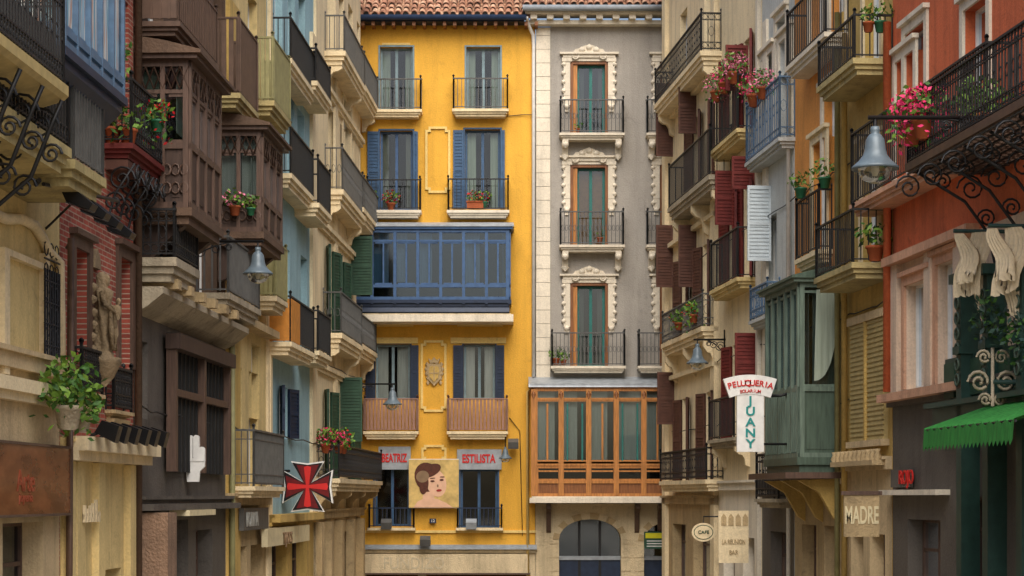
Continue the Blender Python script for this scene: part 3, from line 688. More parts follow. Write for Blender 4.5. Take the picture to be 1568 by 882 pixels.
for ff,nfpx,yb,pp,hh,mt in ((110,-330,268,.95,1.15,IRON),(163,115,312,.95,1.25,IRON2)):
    M=MB('balcony',e,LF); u1=LF.u(ff,pp); u0=LF.u(nfpx,pp); z=LF.z(yb,u1,pp); balcony(M,u0,u1,z,pp,.3,hh,'ornate' if ff==110 else 'plain',OSL,mt,.13,bt=.014); M.done()
M=MB('facade_trim',e,LF)
zl=gz(LF,0,585); M.box(ua,LF.u(88),0,.2,zl-.1,zl+.06,CRM); M.box(ua,LF.u(88),0,.12,zl-.2,zl-.1,CRM)
pts=[(LF.u(px),.06,gz(LF,px,py)) for px,py in ((-30,322),(0,335),(25,335),(45,345),(58,365),(66,385),(84,402),(86,570))]
M.tube(pts,.07,CRM,6)
for a,b,yt,yb in ((-4,62,378,388),(-4,4,388,572),(60,66,388,572)):
    u0,u1=LF.u(a),LF.u(b); M.box(u0,u1,0,.09,gz(LF,a,yb),gz(LF,a,yt),CRM)
for k in range(7):
    x=LF.u(57)+(LF.u(79)-LF.u(57))*k/6; M.tube([(x,.1,gz(LF,56,568)),(x,.1,gz(LF,56,410))],.016,IRON,4)
for k in range(6):
    zz=gz(LF,56,560)+k*.27; M.tube([(LF.u(56),.1,zz),(LF.u(80),.1,zz)],.013,IRON,4)
    for j in range(3): M.ring((LF.u(59)+j*.24,.1,zz+.13),.09,IRON,(1,0,0),(0,0,1),.01,8)
M.box(LF.u(10),LF.u(54),-.14,-.1,gz(LF,6,556),gz(LF,6,392),CRM)
for k in (0,1):
    a=LF.u(13+k*21); b=LF.u(31+k*21); M.box(a,b,-.1,-.07,gz(LF,6,548),gz(LF,6,400),CRM3)
M.done()
s=empty('brown_glass_shop_sign'); M=MB('sign_board',s,LF); u0,u1=LF.u(-40),LF.u(84); M.box(u0,u1,.1,.2,gz(LF,0,788),gz(LF,0,680),BRNG); M.box(u0-.03,u1+.03,.08,.22,gz(LF,0,680),gz(LF,0,676),DBR); M.box(u0-.03,u1+.03,.08,.22,gz(LF,0,792),gz(LF,0,788),DBR); M.box(u1,u1+.05,.08,.22,gz(LF,0,788),gz(LF,0,680),DBR)
M.done(); text(LF,'Arte',LF.u(14),.205,gz(LF,12,738),.36,LETR,s,sx=1.1,ext=.004); text(LF,'joyeria',LF.u(14),.205,gz(LF,12,762),.16,LETR,s,sx=1.3,ext=.004)
s=empty('floodlight_bar'); M=MB('bar_and_lamps',s,LF); uA,uB=LF.u(60,.55),LF.u(180,.75); 
M.tube([(LF.u(40),0,gz(LF,40,300)),(LF.u(60,.6),.6,gz(LF,60,318))],.03,IRON,6); M.tube([(uA,.6,gz(LF,60,320)),(uB,.75,gz(LF,150,340))],.025,IRON,6)
for k,(px,py) in enumerate(((118,308),(140,322),(160,336),(180,352))):
    u=LF.u(px,.8); z=LF.z(py,u,.8); M.prof([(.62,z+.16),(.72,z+.2),(1.02,z-.05),(.98,z-.12),(.7,z-.02)],u-.13,u+.13,BLK); M.prof([(.7,z-.02),(.98,z-.12),(.97,z-.13),(.69,z-.03)],u-.12,u+.12,GLB)
    M.box(u-.15,u+.15,.6,.75,z+.1,z+.13,IRON)
M.tube([(LF.u(70),0,gz(LF,70,350)),(LF.u(118,.7),.7,gz(LF,118,350)),(LF.u(185,.7),.7,gz(LF,185,378))],.018,IRON,5); M.done()
zB=gz(LF,100,688)
Bd=side('red_brick_house',LF,92,204,zt,BRK,
 bals=[dict(s=(158,204,290,240,118),st='ornate',sm=paint('dark_red_paint','6c2722',.6,.3),im=IRON,sp=.14,tm=None)],
 wins=[(112,133,378,548,None,DWOD),(181,199,392,560,None,DWOD)],zg=zB,gm=CRM2,
 gh=[(LF.u(113),LF.u(140),.02,2.9),(LF.u(150),LF.u(186),.02,2.95)],frame=DWOD)
e=Bd
M=MB('facade_trim',e,LF)
M.box(LF.u(95),LF.u(212),0,.35,gz(LF,100,690),gz(LF,100,668),CRM); M.box(LF.u(95),LF.u(212),0,.22,gz(LF,100,705),gz(LF,100,690)-.002,CRM)
for px in (94,108,141,190): M.box(LF.u(px),LF.u(px)+.35,0,.1,GL,gz(LF,100,706),CRM2)
M.tube([(LF.u(204),.08,11.8),(LF.u(204),.08,GL)],.06,DBR,8)
M.tube([(LF.u(93),.1,gz(LF,93,380)),(LF.u(90),.16,gz(LF,90,365)),(LF.u(93),.1,GL)],.045,IRBR,7)
u0,u1,p,z,zz=spec(LF,158,204,290,240,118)
M.box(u0+.1,u1-.1,0,p-.1,z-.16,z-.02,BRSH)
k=u0+.1
while k<u1:
    spiral(M,(k,p*.55,z-.3),.2,(0,1,0),(0,0,1),IRON); spiral(M,(k,p*.3,z-.62),.15,(0,1,0),(0,0,1),IRON)
    M.tube([(k,.02,z-.95),(k,p*.35,z-.5),(k,p,z-.08)],.02,IRON,4)
    spiral(M,(k+.22,p,z-.22),.17,(1,0,0),(0,0,1),IRON); k+=.6
M.done()
for sp_,st in (((108,128,162,612,545),'ornate'),((160,177,206,640,560),'ornate')):
    M=MB('small_balcony',e,LF); a,b,p,z,zz=spec(LF,*sp_); balcony(M,a,b,z,p,.12,max(.6,zz-z-.12),st,STN,IRON,.1); M.prof([(0,z),(p*.8,z),(p*.5,z-.16),(0,z-.25)],min(a,b)+.1,max(a,b)-.1,STN); M.done()
# carved relief statue : draped woman with a child, set against the brick wall
st=empty('carved_stone_statue'); M=MB('figure',st,LF); SM=STN3
u=LF.u(158,.14); N_=.14; zb=LF.z(548,u,N_); H=LF.z(418,u,N_)-zb; k=H/1.78; kk=k*.85
M.lathe((u,N_,zb),[(.24*k,0),(.22*k,.1*k),(.18*k,.14*k)],SM,12)
M.lathe((u,N_,zb+.12*k),[(.19*kk,0),(.25*kk,.12*k),(.19*kk,.32*k),(.24*kk,.5*k),(.2*kk,.68*k),(.22*kk,.8*k),(.16*kk,.95*k),(.2*kk,1.12*k),(.22*kk,1.27*k),(.13*kk,1.34*k),(.06*k,1.37*k),(.05*k,1.42*k)],SM,32,.2)
M.lathe((u+.02,N_+.04,zb+1.62*k),[(.01,-.13*k),(.06*k,-.1*k),(.08*k,-.03*k),(.085*k,.04*k),(.07*k,.1*k),(.03*k,.14*k)],SM,14)
M.lathe((u,N_-.02,zb+1.64*k),[(.13*kk,-.26*k),(.15*kk,-.05*k),(.13*kk,.08*k),(.06*kk,.16*k)],SM,14,.16)
for sg in (-1,1):
    M.tube([(u+sg*.17*kk,N_,zb+1.36*k),(u+sg*.28*kk,N_+.06,zb+1.1*k),(u+sg*.08*kk,N_+.18,zb+1.0*k+sg*.06*k)],[.065*k,.055*k,.035*k],SM,8)
    M.tube([(u+sg*.12*kk,N_+.12,zb+1.0*k),(u+sg*.22*kk,N_+.14,zb+.6*k),(u+sg*.14*kk,N_+.15,zb+.16*k)],[.04*k,.06*k,.04*k],SM,6)
    M.tube([(u+sg*.02,N_+.16,zb+.95*k),(u+sg*.1*kk,N_+.18,zb+.5*k),(u-sg*.05,N_+.17,zb+.15*k)],[.03*k,.04*k,.03*k],SM,6)
    for q in range(6): M.lathe((u+sg*(.3+.04*math.sin(q*2))*k,.05,zb+(.15+q*.26)*k),[(.01,-.09*k),(.08*k,-.03*k),(.08*k,.04*k),(.01,.1*k)],SM,8,.2)
M.lathe((u+.1*k,N_+.18,zb+.92*k),[(.04*k,-.12*k),(.09*k,0),(.08*k,.14*k),(.035*k,.2*k)],SM,10,.08); M.lathe((u+.1*k,N_+.2,zb+1.19*k),[(.01,-.065*k),(.055*k,-.02*k),(.055*k,.03*k),(.01,.075*k)],SM,10)
M.lathe((u,N_,zb-.2),[(.04,-.2),(.14,-.08),(.2,.06),(.24,.14),(.24,.2)],SM,12,.1)
M.prism([(u-.28*k,zb+H+.06),(u+.28*k,zb+H+.06),(u+.2*k,zb+H+.2),(u,zb+H+.34),(u-.2*k,zb+H+.2)],0,.07,SM)
M.done()
potplant(LF,LF.u(104,.45),.45,gz(LF,104,665),1.5,GSL,None,300,0,.07,.35,name='fern_planter',h=1.2); potplant(LF,LF.u(126,.5),.5,gz(LF,124,668),1.0,GSL,None,160,0,.06,.3,name='fern_planter')
for px in (176,190,206,222,236,250):
    f=empty('black_spotlight'); M=MB('housing',f,LF); u=LF.u(px,.6); z=LF.z(660+(px-176)*.12,u,.6); M.prof([(.35,z-.02),(.62,z-.16),(.68,z+.06),(.45,z+.14)],u-.11,u+.11,BLK); M.tube([(u,.1,z-.3),(u,.3,z-.05),(u,.45,z)],.025,IRON,5); M.done()
s=empty('cream_shop_lettering'); M=MB('letters',s,LF)
for k in range(6): M.box(LF.u(114)+k*.15,LF.u(114)+k*.15+.06,.11,.15,gz(LF,114,800),gz(LF,114,774)+R(-.1,.08),CRM); M.box(LF.u(114)+k*.15,LF.u(114)+k*.15+.12,.11,.14,gz(LF,114,790)+R(-.05,.05),gz(LF,114,787),CRM)
M.done()
u0,u1,p,z,zz=spec(LF,158,204,290,240,118)
potplant(LF,u0+.15,p*.2,z+.2,1.2,TERR,None,120,0,.06,.3); potplant(LF,u0+.15,p*.75,z+.2,1.1,TERR,None,60,0)
potplant(LF,u0+1.1,p+.1,z+.55,.9,GPOT,FRED,140,80,.05,.45); potplant(LF,u0+.05,p*.5,z+1.3,.7,TERR,None,140,0,.05,.6)
# C dark wooden gallery house
zC=gz(LF,210,775)
Cd=side('dark_gallery_house',LF,205,345,zt,DBR,
 bals=[dict(s=(204,276,335,52,-60),st='panel',sm=IRBR,im=IRBR,sp=.14),
       dict(s=(206,270,306,430,352),st='ornate',sm=GSL,im=IRON,sp=.13,th=.36),
       dict(s=(300,352,400,474,360),st='plain',sm=GSL,im=IRON2,sp=.13,th=.3,bt=.014),
       dict(s=(320,368,396,163,25),st='slats',sm=OSL,im=IRBR,sp=.12,th=.25)],
 gals=[dict(s=(210,289,336,318,92),fb=4,sb=2,fm=DWOD,pm=DWOD2,rm=DBR,sm=DBR,par=.95,tr=.45,curt=.8,cm=CURG,oh=.16,th=.25,gl=GLS),
       dict(s=(331,400,430,355,200),fb=3,sb=2,fm=DWOD,pm=DWOD2,rm=DBR,sm=DBR,par=.6,tr=.35,curt=.9,cm=CURT,oh=.14,th=.25,gl=GLS)],
 wins=[(212,226,520,640),],zg=zC,gm=DST,gh=[(LF.u(262),LF.u(288),.02,3.6),(LF.u(300),LF.u(325),.02,3.4)],frame=WPNT,split=(gz(LF,210,445),DST))
e=Cd
M=MB('facade_trim',e,LF); 
u0,u1=LF.u(205),LF.u(345)
a,b=LF.u(252),LF.u(334); zz0,zz1=gz(LF,252,722),gz(LF,252,535)
M.box(a,b,.06,.1,zz0,zz1,DARK); 
for q0,q1 in ((a-.15,a),(b,b+.15),((a+b)/2-.08,(a+b)/2+.08)): M.box(q0,q1,.06,.22,zz0,zz1+.15,DWOD)
M.box(a-.2,b+.2,.06,.3,zz1,zz1+.25,DWOD2); M.box(a,b,.06,.2,zz0+(zz1-zz0)*.62,zz0+(zz1-zz0)*.68,DWOD)
for k in range(14): M.box(a+.05+k*(b-a)/14,a+.07+k*(b-a)/14,.1,.13,zz0,zz1,IRON)
M.box(u0,u1,0.02,.3,gz(LF,210,782),gz(LF,210,772),DST)
zc1=gz(LF,208,450); M.prof([(0,zc1-.3),(.2,zc1-.2),(.45,zc1),(.45,zc1+.1),(0,zc1+.1)],u0,u1,GSL)
for k in range(6):
    uu=u0+.5+k*1.0; M.prof([(0,zc1+.1),(.6,zc1+.1),(.6,zc1+.25),(.2,zc1+.3),(0,zc1+.32)],uu-.12,uu+.12,STN)
M.box(LF.u(207),LF.u(222),0.01,.5,GL,zC-.1,RST); M.box(LF.u(222),LF.u(244),0.01,.25,GL,zC-.1,RST)
M.box(LF.u(258),LF.u(300),.01,.35,gz(LF,260,790),gz(LF,260,781),LETC)
M.done()
M=MB('gallery_lattice',e,LF)
for sp_ in ((210,289,336,318,92),(331,400,430,355,200)):
    a,b,p,z,z1=spec(LF,*sp_)
    for k in range(6):
        c=(a-.005,p*(k+.5)/6); M.tube([(a-.03,c[1]-p/12,z1-.1),(a-.03,c[1]+p/12,z1-.44)],.015,DWOD,4); M.tube([(a-.03,c[1]+p/12,z1-.1),(a-.03,c[1]-p/12,z1-.44)],.015,DWOD,4)
        for q in (0,1): M.ring((a-.03,c[1],z+.3+q*.28),p/13,DWOD,(0,1,0),(0,0,1.4),.016,8)
    n=10
    for k in range(n):
        x=a+(b-a)*(k+.5)/n; M.tube([(x-.12,p+.03,z1-.1),(x+.12,p+.03,z1-.44)],.013,DWOD,4); M.tube([(x+.12,p+.03,z1-.1),(x-.12,p+.03,z1-.44)],.013,DWOD,4)
    M.prof([(0,z-.9),(.15,z-.85),(p*.5,z-.5),(p-.1,z-.25),(0,z-.25)],a+.15,a+.35,DWOD2); M.prof([(0,z-.9),(.15,z-.85),(p*.5,z-.5),(p-.1,z-.25),(0,z-.25)],b-.35,b-.15,DWOD2)
M.done()
a,b,p,z,z1=spec(LF,331,400,430,355,200); potplant(LF,a-.15,p*.45,z+.28,.9,TERR,FLPK,60,40); potplant(LF,a-.15,p*.8,z+.28,.7,GPOT,None,40,0)
s=empty('white_shop_sign'); fr=EF(33.5); M=MB('sign_body',s,fr)
cx,cz=fr.u(296),fr.z(702,0)
def lobe(x,z0,z1,w,n):
    K=8; M.prism([(x-w,z0),(x+w,z0)]+[(x+w*math.cos(math.pi*i/K),z1-w+w*math.sin(math.pi*i/K)) for i in range(K+1)],-n,n,WPNT)
M.prism([(cx-.1,cz-.4),(cx+.1,cz-.4),(cx+.12,cz-.22),(cx+.2,cz-.14),(cx+.2,cz),(cx-.2,cz),(cx-.2,cz-.14),(cx-.12,cz-.22)],-.04,.04,WPNT)
lobe(cx-.15,cz-.05,cz+.2,.052,.05); lobe(cx+.15,cz-.05,cz+.2,.052,.052); lobe(cx-.055,cz-.05,cz+.4,.05,.054); lobe(cx+.055,cz-.05,cz+.4,.05,.056)
M.tube([(cx,0,cz),(cx-.6,0,cz+.1)],.03,IRON,6); M.done()
# D cream house
Dd=side('olive_balcony_house',LF,345,408,zt,CRM2,
 bals=[dict(s=(372,420,446,175,55),st='slats',sm=OSL,im=OLIV,sp=.1,th=.28),dict(s=(385,424,441,474,368),st='slats',sm=STN2,im=OLIV,sp=.1,th=.28),
       dict(s=(350,391,437,762,657),st='ring',sm=CRM,im=IRON2,sp=.13,th=.22)],wins=[(385,398,525,640)],zg=gz(LF,350,768),gm=STN,gh=[(LF.u(358),LF.u(378),.02,3),(LF.u(384),LF.u(402),.02,3)])
M=MB('facade_trim',Dd,LF)
M.tube([(LF.u(350),.12,gz(LF,350,440)),(LF.u(352),.12,gz(LF,350,500)),(LF.u(346),.12,gz(LF,350,520)),(LF.u(346),.12,GL)],.06,OLIV,7)
M.box(LF.u(407),LF.u(412),0,.06,GL,13.5,CRM); M.box(LF.u(346),LF.u(362),0,.08,1,13.5,OCH)
M.box(LF.u(346),LF.u(407),0,.3,gz(LF,350,492),gz(LF,350,480),STN)
M.done()
s=empty('grey_shop_sign'); M=MB('board',s,LF); M.box(LF.u(366,.1),LF.u(404,.1),.1,.2,gz(LF,366,812),gz(LF,366,778),IRON2); M.done(); text(LF,'FORMA',LF.u(386,.2),.21,gz(LF,386,795),.4,CURT,s)
# E blue house
Ed=side('sky_blue_house',LF,408,480,zt,BLU,
 bals=[dict(s=(416,447,484,110,25),sm=CRM,im=IRON,th=.3),dict(s=(450,486,508,143,72),sm=CRM,im=IRON,th=.3),
       dict(s=(416,447,482,286,192),sm=CRM,im=IRON,th=.3),dict(s=(450,489,508,330,242),sm=CRM,im=IRON,th=.3),
       dict(s=(408,447,483,543,452),sm=CRM,im=IRON,th=.28),dict(s=(455,489,508,555,474),sm=CRM,im=IRON,th=.28)],
 wins=[(428,440,590,670,NAVY)],zg=gz(LF,410,800),gm=OCH,gh=[(LF.u(415),LF.u(440),.02,3),(LF.u(447),LF.u(470),.02,3)])
M=MB('facade_trim',Ed,LF)
for a,b in ((409,412),(474,479.5)): M.box(LF.u(a),LF.u(b),0,.08,gz(LF,410,800),15.5,CRM)
a,b,p,z,zz=spec(LF,408,447,483,543,452); M.box(a+.02,a+.05,.05,p-.05,z+.3,z+1.2,ORP); M.box(a+.02,a+(b-a)*.35,p-.03,p-.01,z+.3,z+1.2,ORP)
M.box(LF.u(408),LF.u(478),0,.3,gz(LF,410,800),gz(LF,410,788),OCH)
M.done()
s=empty('yellow_shop_fascia'); M=MB('board',s,LF); M.box(LF.u(410,.25),LF.u(474,.25),.12,.25,gz(LF,410,835),gz(LF,410,808),LETC); M.done(); text(LF,'TEJIDOS',LF.u(440,.25),.26,gz(LF,440,822),.36,LETB,s)
# F cream-white house
Fd=side('cream_white_house',LF,480,552,ZT,CRM,
 bals=[dict(s=(497,529,560,98,22),sm=CRM,im=IRON2,th=.35,brk=(2,CRM,.4)),dict(s=(530,556,580,142,75),sm=CRM,im=IRON2,th=.35,brk=(2,CRM,.4)),
       dict(s=(497,526,560,312,225),sm=CRM,im=IRON2,th=.38,st='belly',brk=(2,CRM,.5)),dict(s=(530,557,585,336,268),sm=CRM,im=IRON2,th=.35,st='belly',brk=(2,CRM,.5)),
       dict(s=(494,524,556,532,446),sm=CRM,im=IRON2,th=.38,st='belly',brk=(2,CRM,.5),sh=GRSH),dict(s=(530,555,578,545,480),sm=CRM,im=IRON2,th=.35,st='belly',brk=(2,CRM,.5)),
       dict(s=(480,521,586,752,680),sm=STN2,im=IRON,th=.32,st='ornate',sp=.14,sh=GRSH,brk=(4,STN,.5))],
 wins=[(524,536,150,230,None,CRM)],zg=gz(LF,480,790),gm=STN,gh=[(LF.u(490),LF.u(508),.02,3),(LF.u(518),LF.u(538),.02,3)])
M=MB('facade_trim',Fd,LF)
for py in (110,335,560):
    zz=gz(LF,480,py); M.box(LF.u(480),LF.u(552),0,.14,zz,zz+.12,CRM); M.box(LF.u(480),LF.u(552),0,.08,zz-.1,zz-.002,CRM)
M.box(LF.u(480),LF.u(482),0,.07,GL,ZT,CRM); M.box(LF.u(510),LF.u(514),0,.07,gz(LF,480,780),ZT,CRM)
for px in (480,495,512,530,545): M.box(LF.u(px),LF.u(px)+.45,0,.22,GL,gz(LF,480,800),STN)
for px,yt,yb in ((538,362,452),(521,578,676)):
    u=LF.u(px); shutter(M,(u,.0),(u-.02,.62),gz(LF,px,yb),gz(LF,px,yt),GRSH)
M.done()
u0,u1,p,z,zz=spec(LF,480,521,586,752,680)
potplant(LF,u0+.1,p*.45,z+.95,1.2,TERR,FPNK,160,130,.06,.2,name='pink_geranium'); potplant(LF,u0+.8,p-.05,z+.95,1.2,TERR,FRED,160,60,.06,.2,name='red_geranium')
potplant(LF,u0+.2,p*.9,z+.95,1.0,TERR,FPNK,120,80,.06,.1,name='pink_geranium')
# pharmacy cross
s=empty('pharmacy_cross_sign'); fr=EF(44.0); M=MB('maltese_cross',s,fr); cu=fr.u(471.5); cz=fr.z(745,0); r=.57
def cross(o,w,a0,tip,mat,n0,n1):
    for q in range(4):
        ca,sa=math.cos(q*math.pi/2),math.sin(q*math.pi/2)
        pts=[(-a0,0),(-a0,a0),(-w,o),(0,o-tip),(w,o),(a0,a0),(a0,0)]
        M.prism([(cu+x*ca-y*sa,cz+x*sa+y*ca) for x,y in pts],n0-.0004*q,n1+.0004*q,mat)
cross(r,r*.66,r*.17,.05,WPNT,-.07,.07); cross(r*.94,r*.6,r*.145,.05,BLK,-.09,.09); cross(r*.86,r*.44,r*.11,.03,REDD,-.096,.096); cross(r*.76,r*.14,r*.06,-.03,REDT,-.102,.102)
M.tube([(cu-.4,0,cz+.35),(cu-1.0,0,cz+.35)],.03,IRON,6); M.done()
# ============================================================ RIGHT SIDE
Gd=side('cream_corner_building',RF,1100,1019,ZT,CRM,
 bals=[dict(s=(1105,1072,1001,98,18),sm=CRM,im=IRON,th=.35,st='ornate',sp=.17,brk=(3,CRM,.6)),dict(s=(1120,1085,1022,288,195),sm=GSL,im=IRON,th=.35,sp=.16,brk=(3,CRM,.8),sh=BRSH),
       dict(s=(1100,1074,1012,520,448),sm=CRM,im=IRON2,th=.35,st='ornate',sp=.17,brk=(3,CRM,.8),sh=BRSH),dict(s=(1108,1080,1009,752,684),sm=CRM,im=IRON,th=.3,st='ornate',sp=.17,sh=BRSH)],
 zg=RF.z(768,RF.u(1100)),gm=STN,gh=[(RF.u(1090),RF.u(1062),.02,3.2),(RF.u(1050),RF.u(1030),.02,3.2)])
M=MB('facade_trim',Gd,RF)
for px in (1100,1024): M.box(RF.u(px),RF.u(px)+.5,0,.12,GL,ZT,CRM)
for py in (110,330,560):
    zz=gz(RF,1100,py); M.box(RF.u(1100),RF.u(1019),0,.16,zz,zz+.12,CRM)
M.box(RF.u(1019)+.01,RF.u(1019)+.05,-1,.3,gz(RF,1019,115),gz(RF,1019,105),CRM)
M.done()
M=MB('open_shutters',Gd,RF)
for px,yt,yb in ((1030,128,240),(1030,345,440),(1032,570,650)):
    u=RF.u(px); shutter(M,(u,.0),(u-.02,.5),gz(RF,px,yb),gz(RF,px,yt),BRSH)
for px,yt,yb in ((1066,120,205),(1066,345,440)):
    u=RF.u(px); shutter(M,(u,.0),(u-.02,.5),gz(RF,px,yb),gz(RF,px,yt),BRSH)
M.done()
Hd=side('red_shutter_house',RF,1166,1101,zt,CRM,
 bals=[dict(s=(1158,1128,1086,212,112),sm=CRM2,im=IRON,th=.25,sh=REDSH,sp=.16),dict(s=(1158,1128,1086,440,346),sm=CRM2,im=IRON,th=.25,sh=REDSH,sp=.16),
       dict(s=(1150,1122,1083,683,604),sm=GSL,im=IRON,th=.22,sh=REDSH,brk=(2,CRM,.5),sp=.16)],
 zg=RF.z(745,RF.u(1150)),gm=WHT,gh=[(RF.u(1155),RF.u(1138),.02,3.0),(RF.u(1125),RF.u(1108),.02,3.0)])
M=MB('open_shutters',Hd,RF)
for px,yt,yb,m in ((1128,262,345,REDSH),(1145,70,140,REDSH),(1155,240,290,REDSH),(1180,285,400,WSHT),(1160,510,600,REDSH)):
    u=RF.u(px); shutter(M,(u,.0),(u-.02,.55),gz(RF,px,yb),gz(RF,px,yt),m)
M.box(RF.u(1166),RF.u(1163),0,.1,GL,16,WHT)
M.done()
Id=side('pale_blue_house',RF,1216,1167,zt,PBL,
 bals=[dict(s=(1218,1192,1140,225,115),sm=PBL,im=IRBL,th=.22,st='ornate',sp=.17,tm=WHT),dict(s=(1195,1173,1146,495,432),sm=PBL,im=IRBL,th=.2,st='ornate',sp=.16),
       dict(s=(1222,1190,1155,778,692),sm=GSL,im=IRON,th=.2,st='ornate',sp=.16)],
 wins=[(1205,1190,20,110,None,WHT)],zg=RF.z(745,RF.u(1200)),gm=DST,gh=[(RF.u(1205),RF.u(1180),.02,3.2)])
M=MB('facade_trim',Id,RF); M.tube([(RF.u(1214),.1,14.5),(RF.u(1214),.1,2)],.05,WPNT,7); M.box(RF.u(1177),RF.u(1171),0,.06,4,15,WHT); M.done()
Jd=side('orange_house',RF,1296,1217,zt,ORG,
 bals=[dict(s=(1300,1262,1202,68,-40),sm=WHT,im=IRON,th=.25,tm=WHT,sp=.15),dict(s=(1275,1252,1216,400,288),sm=CRM,im=IRON,th=.25,tm=CRM,sp=.15)],
 gals=[dict(s=(1290,1224,1174,700,432),fb=5,sb=1,fm=GGRN,pm=GGRN2,rm=GGRN2,sm=GGRN2,par=1.35,tr=.0,curt=1,cm=CURD,oh=.14,th=.3,gl=GLS,w=.08)],
 wins=[(1285,1262,125,260,None,WHT)],zg=RF.z(735,RF.u(1290)),gm=STN,gh=[(RF.u(1285),RF.u(1262),.02,3.4),(RF.u(1250),RF.u(1228),.02,3.4)])
M=MB('facade_trim',Jd,RF); M.box(RF.u(1296),RF.u(1291),0,.08,gz(RF,1296,460),13.5,OCH); M.tube([(RF.u(1294),.16,13.5),(RF.u(1294),.16,2)],.055,OLIV,7)
M.box(RF.u(1294),RF.u(1217),0,.05,gz(RF,1290,735)+.16,gz(RF,1290,440),OCH)
a,c,p,z,z1=spec(RF,1290,1224,1174,700,432)
k=a
while k<c: M.box(k,k+.035,p,p+.05,z+.1,z+1.3,GGRN); k+=.16
pts=[]
for i in range(9):
    f=i/8; q=p*(.12+.5*f); pts+=[(a-.05-.02*(i%2),q,z1-.15),(a-.05-.02*(i%2),q*(.9-.5*(1-f))+.1,z+1.5+.9*(1-f)**2)]
M.add(pts,[(2*i,2*i+2,2*i+3,2*i+1) for i in range(8)],CURG,True)
M.box(min(a,c)-.3,max(a,c)+.2,0,p+.35,z-.42,z-.3,DWOD); 
for uu in (a+.1,a+1.5,a+3): M.prof([(0,z-1.3),(.15,z-1.2),(p*.5,z-.7),(p,z-.45),(0,z-.42)],uu,uu+.14,OCH)
M.done()
Kd=side('ochre_house',RF,1366,1297,zt,OCH,
 bals=[dict(s=(1368,1306,1250,112,20),sm=OSL,im=IRON,th=.28,tm=CRM,sp=.14),dict(s=(1366,1304,1246,425,318),sm=OSL,im=IRON,th=.28,tm=CRM,sp=.14)],
 wins=[],zg=RF.z(712,RF.u(1360)),gm=CRM3,gh=[(RF.u(1355),RF.u(1332),.02,3.3),(RF.u(1322),RF.u(1303),.02,3.3)])
M=MB('facade_trim',Kd,RF)
u0,u1=RF.u(1360),RF.u(1309); za,zb_=gz(RF,1360,672),gz(RF,1360,484); M.box(u0,u1,0,.08,za,zb_,BLIND)
k=za
while k<zb_: M.box(u0,u1,.08,.1,k,k+.05,BLIND); k+=.09
M.box((u0+u1)/2-.05,(u0+u1)/2+.05,.08,.14,za,zb_,OCH); M.box(u0-.08,u1+.08,0,.16,za-.12,za,CRM3); M.box(u0-.08,u1+.08,0,.14,zb_,zb_+.15,CRM3)
M.tube([(RF.u(1302),.12,13),(RF.u(1302),.12,1)],.06,OCH,7)
for k in range(12):
    uu=RF.u(1362)+k*.3; M.lathe((uu,.22,gz(RF,1362,704)),[(.05,0),(.08,.06),(.04,.14),(.06,.2)],STN,8)
M.box(RF.u(1364),RF.u(1298),0,.35,gz(RF,1362,712),gz(RF,1362,704),STN)
M.done()
s=empty('carved_shop_sign'); fr=EF(33.5); M=MB('board',s,fr); M.box(fr.u(1292),fr.u(1346),-.03,.03,fr.z(822,0),fr.z(758,0),STN); M.box(fr.u(1288),fr.u(1350),-.05,.05,fr.z(758,0),fr.z(752,0),DWOD); M.done(); text(fr,'MADRE',fr.u(1319),.035,fr.z(790,0),.42,LETC,s,sx=.42,bold=.02,ext=.006)
# L red house, nearest right
zL=RF.z(612,RF.u(1400))
Ld=side('red_orange_house',RF,1900,1367,zt,RED,
 bals=[dict(s=(1560,1508,1300,222,62),st='plain',sm=SAL,im=IRON,th=.22,sp=.12,tm=WHT)],
 wins=[(1418,1388,30,130,None,WHT),(1424,1388,425,590,None,SAL),(1466,1436,395,590,None,SAL),(1640,1590,395,600,None,WHT)],zg=zL,gm=DST,
 gh=[(RF.u(1640),RF.u(1560),.02,4.2),(RF.u(1540),RF.u(1470),.02,4.0),(RF.u(1440),RF.u(1390),.02,3.6)],split=(gz(RF,1380,400),PNK))
M=MB('facade_trim',Ld,RF)
M.tube([(RF.u(1370),.14,12.5),(RF.u(1370),.14,gz(RF,1370,600))],.07,RED,8)
for px in (1380,1432,1478): M.box(RF.u(px),RF.u(px)+.36,0,.09,zL+.17,gz(RF,1380,405),PNK)
M.box(RF.u(1500),RF.u(1367),0,.3,zL+.0,zL+.14,SAL); M.box(RF.u(1500),RF.u(1367),0,.22,gz(RF,1380,405),gz(RF,1380,392),SAL)
M.box(RF.u(1455),RF.u(1366),.0,.25,gz(RF,1400,758),gz(RF,1400,750),WHT)
M.done()
M=MB('iron_canopy_balcony',Ld,RF); p=1.35; u1=RF.u(1385,p); u0=RF.u(1900,p); z=RF.z(262,u1,p)
M.box(u0,u1,p-.06,p,z-.02,z+.1,IRBR); M.box(u1-.05,u1,0,p-.06,z-.02,z+.1,IRBR)
k=u0
while k<u1: M.box(k,k+.04,0,p-.06,z-.04,z+.03,IRBR); k+=.2
k=0.02
while k<p-.1: M.box(u0,u1-.06,k,k+.05,z+.03,z+.05,IRBR); k+=.13
k=.1
while k<p: M.box(u0,u1-.06,k,k+.03,z-.07,z-.045,IRON); k+=.2
rail(M,[(u0,p-.04),(u1-.04,p-.04),(u1-.04,0)],z+.08,1.0,IRON,.12,'ornate')
k=u1-.3
